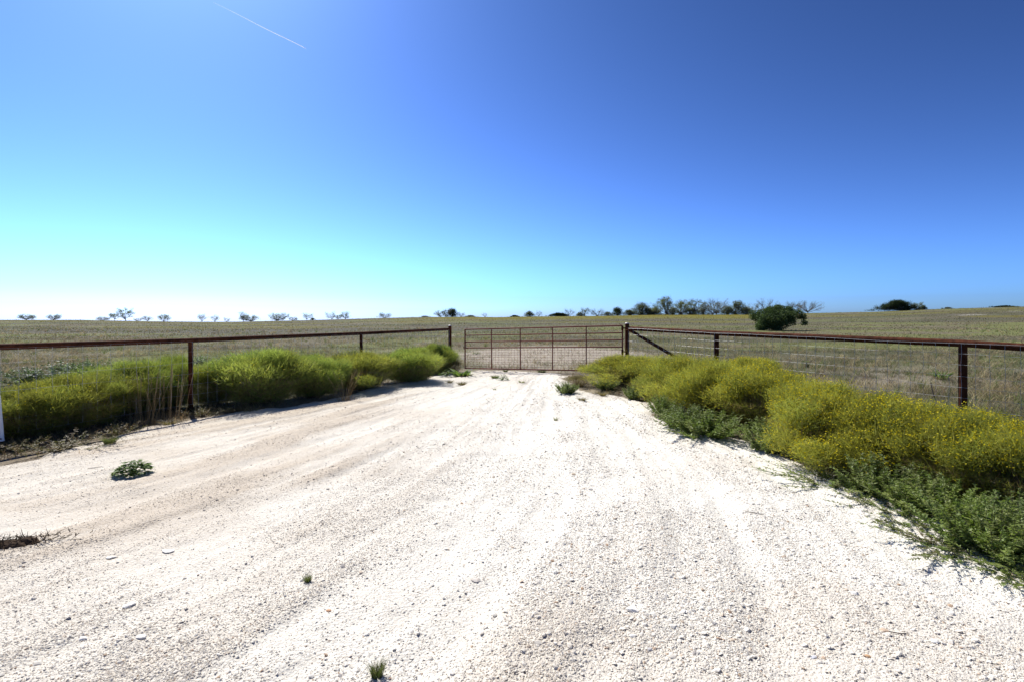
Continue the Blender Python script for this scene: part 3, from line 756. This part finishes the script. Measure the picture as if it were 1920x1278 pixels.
# loose twigs on the gravel
for i, (x0, y0, x1, y1, lab) in enumerate([(1396, 963, 1432, 971, 'thin curved grey twig on the right part of the gravel'), (165, 880, 192, 875, 'pale straight twig left of the leafy plant on the gravel'),
        (1665, 1190, 1705, 1192, 'pale thin straw lying on the lower right gravel'), (1100, 1262, 1200, 1240, None)]):
    if not lab: continue
    a_, b_ = ground(x0, y0), ground(x1, y1); mm = (a_ + b_) / 2 + Vector((0, -.015, 0))
    m = MB(); m.tube([(p.x, p.y, float(gravel_z(p.x, p.y)) + .006) for p in (a_, mm, b_)], [.0022, .003, .0015], 5, (.2, .17, .14), True)
    tag(m.obj('twig', M['debris']), lab, 'twig', 'loose twigs on the gravel')
# thin dark stick beyond the right fence
a_ = ground(1756, 752); m = MB(); m.tube([(a_.x, a_.y, a_.z - .05), (a_.x - .05, a_.y + .02, a_.z + .16), (a_.x - .08, a_.y + .04, a_.z + .36)], [.012, .010, .007], 6, (.12, .1, .09))
tag(m.obj('dead_stick', M['debris']), 'dark dead stick upright beyond the wire near the right post', 'stick')

# ------------------------------------------------------------------ fences
def pipe_obj(name, P, r, parent, mt='rust', k=14):
    m = MB(); m.tube(P, r, k); return m.obj(name, M[mt], parent, True)
def rail_pts(A, B, n=14, sag=0.006, seed=0):
    rng = R(seed); t = np.linspace(0, 1, n); P = np.outer(1 - t, A) + np.outer(t, B); P[1:-1, 2] += rng.normal(0, sag, n - 2) * .4; return P
def wire_grid(parent, P0, P1, top0, top1, off, step, rows, seed, r=.0024):
    # P0, P1 ground points of the run, top heights at both ends; the net hangs on the camera side of the posts
    rng = R(seed); m = MB(); A = np.array(P0, float); B = np.array(P1, float); L = np.linalg.norm((B - A)[:2]); u = (B - A) / L
    nrm = np.array([u[1], -u[0], 0]); nrm *= (1 if nrm[1] < 0 else -1)
    nv = int(L / step)
    def pt(s, row):
        t = s / L; zt = top0 * (1 - t) + top1 * t
        wob = .007 * math.sin(s * 1.3 + row * 1.3) + .004 * math.sin(s * 3.1 + row)
        p = A + u * s + nrm * (off + .006 * math.sin(s * 2.3 + row * .7)); return np.array([p[0], p[1], zt - row * step + wob])
    for rw in range(rows):
        m.tube([pt(s, rw) for s in np.linspace(0, L, max(8, nv * 2))], r, 4, None, False)
    for i in range(nv + 1):
        s = min(i * step, L); m.tube([pt(s, rw) + u * .006 * math.sin(rw * 2 + i) for rw in range(rows)], r * 1.5, 4, None, False)
    return m.obj('wire_mesh', M['wire'], parent)

def pt_on(x, y, Y): return at(x, y, Y)
# left fence
fl = thing('pipe_fence', (-2.0, 16.5, float(terrain(-2, 16.5))), 'dark rusty pipe fence with wire mesh left of the gate, seen behind green brush', 'fence', 'rusty pipe fences either side of the gate')
o0 = np.array(fl.location)
LX = lambda Yv: -2.0 - .43 * (16.5 - Yv)
rail_px = [(845, 617), (676, 625), (356, 638), (0, 650)]
LY = [16.5, 12.55, 8.6, 6.36]
lr_ = [(LX(Yv), Yv, EYE - (y - HY) / F * Yv) for (x, y), Yv in zip(rail_px, LY)] + [(LX(4.65), 4.65, 1.22), (LX(.7), .7, 1.22)]
P = []
for A_, B_ in zip(lr_[:-1], lr_[1:]):
    for t in np.linspace(0, 1, 8)[:-1]: P.append(np.array(A_) * (1 - t) + np.array(B_) * t - o0)
P.append(np.array(lr_[-1]) - o0)
pipe_obj('top_rail', P, .040, fl)
for i, Yv in enumerate([16.5, 12.55, 8.6, 4.65, .7]):
    x = LX(Yv); zt = np.interp(Yv, [q[1] for q in lr_][::-1], [q[2] for q in lr_][::-1]); zg = float(terrain(x, Yv))
    top = zt + .10 if i == 0 else zt - .02; rad = .052 if i == 0 else .037
    pipe_obj('post', [np.array([x, Yv, zg - .1]) - o0, np.array([x, Yv, top]) - o0], rad, fl)
    if i == 0:
        cm = MB(); cc = np.array([x, Yv, top]) - o0
        cm.tube([cc, cc + [0, 0, .012], cc + [0, 0, .028], cc + [0, 0, .034]], [.056, .056, .038, .008], 14); cm.obj('post_cap', M['cap'], fl, True)
for (Ya, Yb) in ((16.4, 12.55), (12.55, 8.6), (8.6, 4.65)):
    za = np.interp(Ya, [q[1] for q in lr_][::-1], [q[2] for q in lr_][::-1]); zb = np.interp(Yb, [q[1] for q in lr_][::-1], [q[2] for q in lr_][::-1])
    wire_grid(fl, np.array([LX(Ya), Ya, 0]) - o0, np.array([LX(Yb), Yb, 0]) - o0, za - .02 - o0[2], zb - .02 - o0[2], .042, .175, 7, int(Ya * 10), .0013)
# right fence
RX = lambda Yv: 3.26 + .668 * (14.5 - Yv)
fr = thing('pipe_fence', (3.26, 14.5, float(terrain(3.26, 14.5))), 'rusty red pipe fence with pale wire mesh and a diagonal brace right of the gate', 'fence', 'rusty pipe fences either side of the gate')
o0 = np.array(fr.location)
rr_ = [(RX(Yv), Yv, EYE - (y - HY) / F * Yv) for y, Yv in ((615.5, 14.5), (624.5, 12.13), (643.5, 8.36), (651, 7.76))] + [(RX(4.6), 4.6, 1.08)]
P = []
for A_, B_ in zip(rr_[:-1], rr_[1:]):
    for t in np.linspace(0, 1, 8)[:-1]: P.append(np.array(A_) * (1 - t) + np.array(B_) * t - o0)
P.append(np.array(rr_[-1]) - o0)
pipe_obj('top_rail', P, .060, fr)
rz_ = lambda Yv: float(np.interp(Yv, [q[1] for q in rr_][::-1], [q[2] for q in rr_][::-1]))
for i, Yv in enumerate([14.5, 12.13, 8.36, 4.6]):
    x = RX(Yv); zg = float(terrain(x, Yv)); top = EYE - 7 / F * Yv if i == 0 else rz_(Yv) - .02
    pipe_obj('post', [np.array([x, Yv, zg - .1]) - o0, np.array([x, Yv, top]) - o0], .058, fr)
    if i == 0:
        cm = MB(); cc = np.array([x, Yv, top]) - o0
        cm.tube([cc, cc + [0, 0, .012], cc + [0, 0, .03], cc + [0, 0, .036]], [.062, .062, .042, .008], 14); cm.obj('post_cap', M['cap'], fr, True)
a_ = np.array(at(1179, 618, 14.45)); b_ = np.array([RX(12.35), 12.35, float(terrain(RX(12.35), 12.35)) + .12])
pipe_obj('brace', [a_ - o0, b_ - o0], .042, fr)
for (Ya, Yb) in ((14.4, 12.13), (12.13, 8.36), (8.36, 4.6)):
    wire_grid(fr, np.array([RX(Ya), Ya, 0]) - o0, np.array([RX(Yb), Yb, 0]) - o0, rz_(Ya) + .0 - o0[2], rz_(Yb) + .0 - o0[2], .074, .175, 7, int(Ya * 10), .0019)

# ------------------------------------------------------------------ gate
ga = thing('ranch_gate', (-1.485, 16.2, float(terrain(-1.485, 16.2))), 'wide closed rusty red pipe gate with wire mesh in its lower half', 'gate')
o0 = np.array(ga.location)
Lx, Ly = 872, 16.2; Rx_, Ry_ = 1167, 14.4
YL = [617.5, 628.5, 640.5, 651.5, 689.5]; YR = [610.5, 624, 637, 650, 695.5]
def gp(f_, row):                                 # f_ = 0 latch end .. 1 hinge end ; row may be fractional between listed bars
    l = np.array(at(Lx, np.interp(row, range(5), YL), Ly)); r_ = np.array(at(Rx_, np.interp(row, range(5), YR), Ry_)); return l * (1 - f_) + r_ * f_ - o0
m = MB()
for A_, B_ in (((0, 0), (1, 0)), ((1, 0), (1, 4)), ((1, 4), (0, 4)), ((0, 4), (0, 0))): m.tube([gp(*A_), gp(*B_)], .022, 10)
m.obj('outer_frame', M['gate'], ga, True)
for rw in (1, 2, 3): pipe_obj('cross_bar', [gp(.004, rw), gp(.996, rw)], .019, ga, 'gate', 10)
for f_ in (.185, .378, .585, .79): pipe_obj('upright', [gp(f_, .02) + [0, -.012, 0], gp(f_, 3.98) + [0, -.012, 0]], .017, ga, 'gate', 10)
m = MB()
for q in np.linspace(3.12, 3.9, 8): m.tube([gp(.004, q), gp(.996, q)], .0030, 4, None, False)
for f_ in np.linspace(.02, .98, 46): m.tube([gp(f_, 3.02), gp(f_, 3.98)], .0024, 4, None, False)
m.obj('wire_mesh', M['gate'], ga)
for q in (.35, 3.2):
    a_ = gp(1, q); c_ = np.array([3.26, 14.5, 0]) - o0; c_[2] = a_[2]
    m = MB(); m.tube([a_, c_ - [.02, .02, 0]], .018, 8); m.tube([a_ - [0, 0, .06], a_ + [0, 0, .06]], .03, 10); m.obj('hinge', M['rust'], ga, True)
m = MB(); a_ = gp(0, 3); m.tube([a_ + [-.03, -.02, -.03], a_ + [-.05, -.03, .04], a_ + [.05, -.03, .0], a_ + [.09, -.02, -.02]], .012, 8); m.obj('latch', M['rust'], ga, True)
m = MB(); a_ = np.array(at(1172, 619, 14.38)) - o0; b_ = np.array(at(1197, 618, 14.2)) - o0; m.tube([a_, b_], .014, 8); m.obj('hinge_bolt', M['rust'], ga, True)

# ------------------------------------------------------------------ white board at the left edge
g = ground(-60, 845); sb = thing('sign_board', (g.x, g.y, g.z), 'plain white board cut off by the left picture edge in front of the brush', 'board')
xr = (3.5 - CX) / F * g.y - g.x
m = MB()
lo_z, hi_z = EYE - (826 - HY) / F * g.y - g.z, .66
V = []
for yy in (-.012, .012):
    V += [(xr + .02 - .62, yy, lo_z), (xr + .02, yy, lo_z), (xr + .02 - .085 * (hi_z - lo_z), yy, hi_z), (xr - .66, yy, hi_z)]
m.add(V, [(0, 1, 2, 3), (7, 6, 5, 4), (0, 4, 5, 1), (1, 5, 6, 2), (2, 6, 7, 3), (3, 7, 4, 0)]); m.obj('panel', M['white'], sb)
for x in (xr - .52, xr - .10): pipe_obj('stake', [(x, .03, -.2), (x - .02, .03, .55)], .015, sb, 'wire', 8)
m = MB(); m.tube([(xr + .002, -.012, lo_z + .03), (xr + .002, -.02, lo_z + .03)], .010, 10); m.obj('bolt', M['bolt'], sb)

# ------------------------------------------------------------------ trees
def tree_parts(dens, lsize, col, th=.3, nlimb=10, nsub=6, ntw=0, clump=.26, low=0.0, mt='tree', top=.85, tr=.028):
    # dens = leaves per square metre of crown outline; everything is laid out in metres
    def make(root, W, H, seed):
        rng = R(seed); wd = MB(); lf = MB(); ends = []; S = np.array([W, min(W, 1.6 * H) * .9, H])
        if W > 2.2 * H: nl = int(nlimb * min(W / H / 1.4, 4))
        else: nl = nlimb
        r0 = tr * H
        fork = np.array([rng.normal(0, .05), rng.normal(0, .05), th]); T = lambda P: np.array(P, float) * S
        wd.tube(T([(0, 0, -.06), fork * [.4, .4, .5], fork]), [r0 * 1.3, r0, r0 * .8], 6, None, False)
        for i in range(nl):
            a = i * 2.4 + rng.normal(0, .3); zl = .05 if low else th * .8
            v = (i + .5) / nl * .8 + .2 * rng.random(); z = zl + (.94 - zl) * v ** top; q = (z - zl) / (1 - zl)
            prof = (1 - q) ** (.95 if W > 2.2 * H else .55) if low else math.sqrt(max(0, 1 - (2 * q - 1) ** 2 / 1.25))
            rr = .46 * prof * (.45 + .55 * rng.random()) * (1 - .25 * (rng.random() < .25))
            e = np.array([math.cos(a) * rr, math.sin(a) * rr, z])
            st = fork * [1, 1, .6] - [0, 0, .06 * rng.random()]
            mid = st * .5 + e * .5 + np.array([0, 0, -.03]) + rng.normal(0, .025, 3)
            wd.tube(T([st, mid, e]), [r0 * .6, r0 * .38, r0 * .16], 5, None, False); ends += [T(e), T(mid * .35 + e * .65)]
            for j in range(nsub):
                k0 = T(mid * .3 + e * .7) if j % 2 else T(mid * .7 + e * .3)
                e2 = T(e) + unit(rng.normal(size=3) * [1, 1, .7] + unit(T(e - fork)) * .5) * (.10 + .16 * rng.random()) * H
                e2[2] = np.clip(e2[2], .04 * H, H); e2[0] = np.clip(e2[0], -W / 2, W / 2)
                wd.tube([k0, (k0 + e2) / 2 + rng.normal(0, .02, 3) * H, e2], [r0 * .26, r0 * .17, r0 * .08], 3, None, False); ends.append(e2)
                for qq in range(ntw):
                    k1 = (k0 + e2) / 2 if qq % 2 else e2
                    e3 = k1 + unit(rng.normal(size=3) + unit(e2 - T(fork)) * .7 + [0, 0, .25]) * (.05 + .10 * rng.random()) * H
                    wd.tube([k1, (k1 + e3) / 2 + rng.normal(0, .01, 3) * H, e3], [r0 * .12, r0 * .09, r0 * .05], 3, None, False)
                    if rng.random() < .3: ends.append(e3)
        if W > 2.2 * H and low:                  # thickets: low leafy skirt right down to the ground
            ends += [np.array([x_, rng.normal(0, .15) * S[1], (.08 + .22 * rng.random()) * H * (1 - abs(2.1 * x_ / W) ** 2)]) for x_ in np.linspace(-.46, .46, 60) * W]
        wd.obj('trunk', M['bark'], root)
        n = max(60, int(dens * W * H)); E = np.array(ends); wgt = .25 + rng.random(len(E)) ** 1.5
        li = rng.choice(len(E), size=n, p=wgt / wgt.sum()); sg = min(clump, .13 * H)
        P = E[li] + np.clip(rng.normal(size=(n, 3)), -1.7, 1.7) * (sg * (.5 + .6 * wgt[li]))[:, None] * [1, 1, .75]; P[:, 2] = np.abs(P[:, 2]) + .02
        s1 = unit(rng.normal(size=(n, 3))); s2 = unit(np.cross(s1, rng.normal(size=(n, 3)))); sz = (lsize * (.6 + .8 * rng.random(n)))[:, None]
        V = np.stack([P - s1 * sz, P + s2 * sz * .6, P + s1 * sz, P - s2 * sz * .6], 1)
        c = np.array(col)[rng.integers(len(col), size=len(E))][li] * (.65 + .7 * rng.random((n, 1)))
        lf.add(V.reshape(-1, 3), np.arange(n * 4).reshape(n, 4), np.repeat(c, 4, 0)); lf.obj('crown', M[mt], root)
    return make
OAK = ((.165, .190, .095), (.20, .215, .115), (.135, .155, .08)); GRY = ((.20, .20, .16), (.24, .23, .19), (.17, .18, .13)); CED = ((.040, .062, .024), (.055, .078, .030), (.032, .048, .020))
TK = {'o': ('oak_tree', 'tree', tree_parts(115, .085, OAK, .14, 16, 7, 1)), 'O': ('oak_tree', 'tree', tree_parts(120, .09, OAK, .10, 24, 7, 1, .3, .3)), 'p': ('oak_tree', 'tree', tree_parts(100, .085, OAK, .18, 14, 7, 1)),
 'u': ('umbrella_tree', 'tree', tree_parts(80, .08, OAK, .34, 11, 6, 2, .24, 0, 'tree', .7)), 's': ('thin_tree', 'tree', tree_parts(70, .075, GRY, .22, 11, 6, 3, .26, 0, 'tree', .8, .024)),
 't': ('thin_tree', 'tree', tree_parts(85, .08, GRY, .10, 14, 6, 3, .28, 0, 'tree', .85, .022)), 'b': ('bare_tree', 'tree', tree_parts(30, .055, GRY, .16, 13, 7, 6, .3, 0, 'tree', .85, .022)),
 'c': ('bare_tree', 'tree', tree_parts(36, .055, GRY, .22, 11, 7, 6, .3, 0, 'tree', .8, .024)), 'm': ('shrub', 'shrub', tree_parts(150, .09, OAK, .10, 26, 7, 2, .34, .45)),
 'd': ('cedar', 'shrub', tree_parts(300, .10, CED, .08, 34, 8, 0, .34, .5, 'cedar')), 'q': ('shrub', 'shrub', tree_parts(130, .09, GRY + OAK, .08, 22, 6, 1, .32, .5))}
GA, GB, GC = 'scattered trees along the left skyline', 'trees in the row on the middle and right skyline', 'shrubs on the far right skyline'
trees = [  # kind, x, width px, top y, label, group
 ('p', 50, 36, 590, 'low wide tree at the far left of the skyline', GA), ('o', 102, 24, 590, 'small dark tree second from the left on the skyline', GA),
 ('t', 193, 30, 594, 'low hazy shrubby tree left of the umbrella tree on the left skyline', GA), ('u', 215, 25, 587, 'umbrella shaped tree touching the tallest on the left skyline', GA),
 ('u', 236, 32, 579, 'tallest tree of the left skyline, open crown', GA), ('t', 258, 14, 597, 'tiny shrub tree right of the tallest left skyline tree', GA),
 ('s', 275, 24, 593, 'low grey tree between the tallest and the compact tree on the left', GA), ('o', 307, 22, 590, 'compact rounded tree alone on the left skyline', GA),
 ('s', 378, 16, 589, 'largest of the three thin little trees on the left skyline', GA), ('s', 403, 14, 591, 'middle one of the three thin little trees', GA), ('s', 425, 11, 596, 'smallest, rightmost of the three thin little trees', GA),
 ('s', 456, 14, 585, 'wispy tree rising behind the dense one, left skyline', GA), ('o', 468, 34, 591, 'dense dark tree right below the wispy one', GA),
 ('o', 523, 34, 588, 'dense dark tree with a spreading left side, mid left skyline', GA), ('t', 549, 18, 594, 'thin grey tree touching the spreading dark one', GA),
 ('u', 576, 16, 588, 'tiny flat-topped tree with a clear stem', GA), ('q', 586, 14, 596, 'tiny bush at the foot of the flat-topped tree', GA),
 ('s', 621, 20, 586, 'hazy left tree of a close group of three', GA), ('p', 634, 14, 590, 'low middle tree of a close group of three', GA), ('p', 647, 16, 585, 'darker right tree of a close group of three', GA),
 ('t', 720, 28, 587, 'lone spreading grey tree left of the gate post on the skyline', GA),
 ('q', 797, 30, 592, 'low bushy growth left of the dark clump above the left gate post', GB), ('p', 826, 22, 583, 'green tree left of the dark one above the gate post', GB),
 ('c', 838, 20, 577, 'wispy bare tree behind the dark one above the gate post', GB), ('d', 848, 20, 579, 'dark dense tree above the left gate post', GB),
 ('b', 865, 16, 586, 'faint bare sapling right of the dark tree above the gate post', GB), ('q', 882, 34, 591, 'low pale bushes on the skyline above the latch end of the gate', GB), ('b', 909, 12, 587, 'lone leafless sapling on the skyline above the gate', GB),
 ('d', 965, 24, 591, 'low dark shrub at the left end of the tree row', GB), ('m', 993, 28, 584, 'rounded green shrub at the left end of the tree row', GB), ('c', 1011, 12, 583, 'little bare tree right of the rounded green shrub', GB),
 ('d', 1048, 58, 587, 'long low dark cedar thicket above the gate', GB), ('b', 1066, 24, 579, 'bare tree rising behind the cedar thicket', GB), ('m', 1088, 26, 586, 'low green shrub right of the cedar thicket', GB),
 ('u', 1097, 15, 577, 'small round tree on a thin stem in the tree row', GB), ('b', 1120, 34, 579, 'bare grey tree left of the pointed cedar', GB), ('q', 1140, 30, 585, 'low green bush at the foot of the bare grey tree', GB),
 ('d', 1158, 18, 577, 'small pointed dark cedar in the tree row', GB), ('m', 1180, 36, 581, 'green shrub right of the pointed cedar', GB), ('O', 1204, 54, 568, 'broad green oak, first big one of the row', GB),
 ('m', 1228, 30, 577, 'dark shrub between the broad oak and the tallest tree', GB), ('O', 1247, 46, 558, 'tallest tree of the row', GB), ('O', 1280, 40, 564, 'green oak right of the tallest tree', GB),
 ('q', 1262, 34, 577, 'dark undergrowth between the tallest tree and the next oak', GB), ('m', 1364, 34, 575, 'low dark bush between the large bare tree and the rounded one', GB),
 ('q', 1217, 66, 579, 'low grey-green thicket along the foot of the broad oak', GB), ('q', 1296, 60, 578, 'low grey-green thicket between the green oak and the upright oak', GB), ('q', 1400, 44, 577, 'low grey-green thicket at the left foot of the sparse grey tree', GB),
 ('u', 1303, 34, 561, 'upright oak with a lifted crown and bare stem', GB), ('q', 1318, 28, 576, 'low shrub under the upright oak', GB), ('b', 1344, 56, 560, 'large bare grey tree in the middle of the row', GB), ('t', 1335, 50, 568, 'grey-green scrub in front of the large bare tree', GB),
 ('O', 1382, 46, 564, 'rounded green tree right of the large bare one', GB), ('s', 1412, 32, 571, 'sparse grey tree left of the dark live oak', GB), ('c', 1437, 40, 561, 'bare crown showing above the dark live oak', GB),
 ('b', 1487, 44, 565, 'bare tree just right behind the dark live oak', GB), ('c', 1515, 50, 565, 'arched bare tree, right end of the row', GB),
 ('d', 1575, 18, 586, 'tiny low shrub alone right of the row', GC), ('d', 1683, 124, 564, 'large dark mound shaped cedar on the right skyline', GC), ('p', 1718, 20, 567, 'pale tree at the right shoulder of the dark mound', GC),
 ('m', 1731, 22, 573, 'small tree right below the pale one by the mound', GC), ('q', 1777, 34, 576, 'bushy shrub between the mound and right edge', GC), ('q', 1805, 26, 578, 'smaller shrub right of the bushy one', GC),
 ('d', 1885, 100, 573, 'long low dark cedar line at the right end of the skyline', GC)]
for i, (kd, px, wp, ty, lab, grp) in enumerate(trees):
    Yt = 168.5 + 5 * vnoise(i * 3.7, 1.3); X = (px - CX) / F * Yt; z = float(terrain(X, Yt))
    W = wp * Yt / F * (1.25 if wp < 90 else 1.05); H = EYE + (HY - ty) / F * Yt - z
    nm_, ct_, mk_ = TK[kd]; mk_(thing(nm_, (X, Yt, z - .05), lab, ct_, grp), W, H, 900 + i)
# the dark live oak in the pasture
Yt = 60.0; X = (1455 - CX) / F * Yt; z = float(terrain(X, Yt))
lo_ = thing('live_oak', (X, Yt, z), 'dense dark green live oak standing alone in the pasture above the right fence', 'tree')
rng = R(95); wd = MB(); lf = MB()
sc_ = Yt / F
blobs = [(-22, 14, 20, 15), (-8, 26, 24, 17), (8, 34, 20, 14), (-25, 24, 16, 12), (22, 36, 16, 10), (36, 31, 13, 9), (45, 24, 9, 8), (15, 22, 17, 15), (8, 12, 22, 13), (-8, 18, 26, 16), (-5, 10, 24, 12), (0, 40, 14, 8), (-30, 8, 14, 9), (48, 14, 7, 6), (-14, 38, 12, 7), (20, 22, 12, 9), (30, 40, 9, 6), (-30, 30, 14, 12), (24, 16, 10, 10), (-34, 16, 10, 12)]
for bx, bz, br, bh in blobs:
    e = np.array([bx * sc_, rng.normal(0, 8) * sc_, bz * sc_]); wd.tube([(0.0, 0, -.1), (bx * sc_ * .3, e[1] * .4, bz * sc_ * .45), e * [.9, .9, .95]], [.10, .06, .02], 6, None, False)
    n = int(9 * br * bh); d = unit(rng.normal(size=(n, 3))) * (rng.random((n, 1)) ** .4)
    sub = rng.integers(9, size=n); so_ = unit(rng.normal(size=(9, 3))) * .55
    P = e + (so_[sub] + d * .58) * np.array([br, br, bh]) * sc_
    P[:, 2] = np.maximum(P[:, 2], .03)
    s1 = unit(rng.normal(size=(n, 3))); s2 = unit(np.cross(s1, rng.normal(size=(n, 3)))); sz = (.045 + .04 * rng.random(n))[:, None]
    V = np.stack([P - s1 * sz, P + s2 * sz * .6, P + s1 * sz, P - s2 * sz * .6], 1)
    c = np.array([(.088, .130, .046), (.112, .158, .056), (.072, .108, .040)])[rng.integers(3, size=n)] * (.7 + .6 * rng.random((n, 1)))
    lf.add(V.reshape(-1, 3), np.arange(n * 4).reshape(n, 4), np.repeat(c, 4, 0))
wd.obj('trunk', M['bark'], lo_); lf.obj('crown', M['cedar'], lo_)

# ------------------------------------------------------------------ contrail
m_, nt, out = mat('contrail_ice')
df = N(nt, 'ShaderNodeBsdfDiffuse'); df.inputs[0].default_value = (.95, .95, .95, 1)
tl = N(nt, 'ShaderNodeBsdfTranslucent'); tl.inputs[0].default_value = (.95, .95, .95, 1)
ad = N(nt, 'ShaderNodeMixShader'); nt.links.new(df.outputs[0], ad.inputs[1]); nt.links.new(tl.outputs[0], ad.inputs[2])
tp = N(nt, 'ShaderNodeBsdfTransparent'); mx = N(nt, 'ShaderNodeMixShader')
at_ = N(nt, 'ShaderNodeAttribute', attribute_name='col'); nt.links.new(at_.outputs['Fac'], mx.inputs[0])
nt.links.new(tp.outputs[0], mx.inputs[1]); nt.links.new(ad.outputs[0], mx.inputs[2]); nt.links.new(mx.outputs[0], out.inputs[0])
Zc = 9000.0
def skyp(x, y): Yv = (Zc - EYE) * F / (HY - y); return np.array([(x - CX) / F * Yv, Yv, Zc])
A_, B_ = skyp(400, 5), skyp(575, 92.5); n = 60
t = np.linspace(0, 1, n)[:, None]; P = A_ * (1 - t) + B_ * t + np.stack([np.zeros(n), np.zeros(n), 8 * np.sin(np.linspace(0, 9, n))], 1)
den = (.05 + .62 * t[:, 0] ** 1.3); rad = (17 - 7 * t[:, 0]) * (1 + .18 * np.sin(np.linspace(0, 41, n)) * (1 - t[:, 0])); rad[-3:] *= [.8, .55, .2]
m = MB(); m.tube(P, rad, 8, np.repeat(den, 8)[:, None] * np.ones(3), False)
tag(m.obj('contrail', m_, None, True), 'thin white aircraft vapour trail high in the upper left sky', 'contrail')
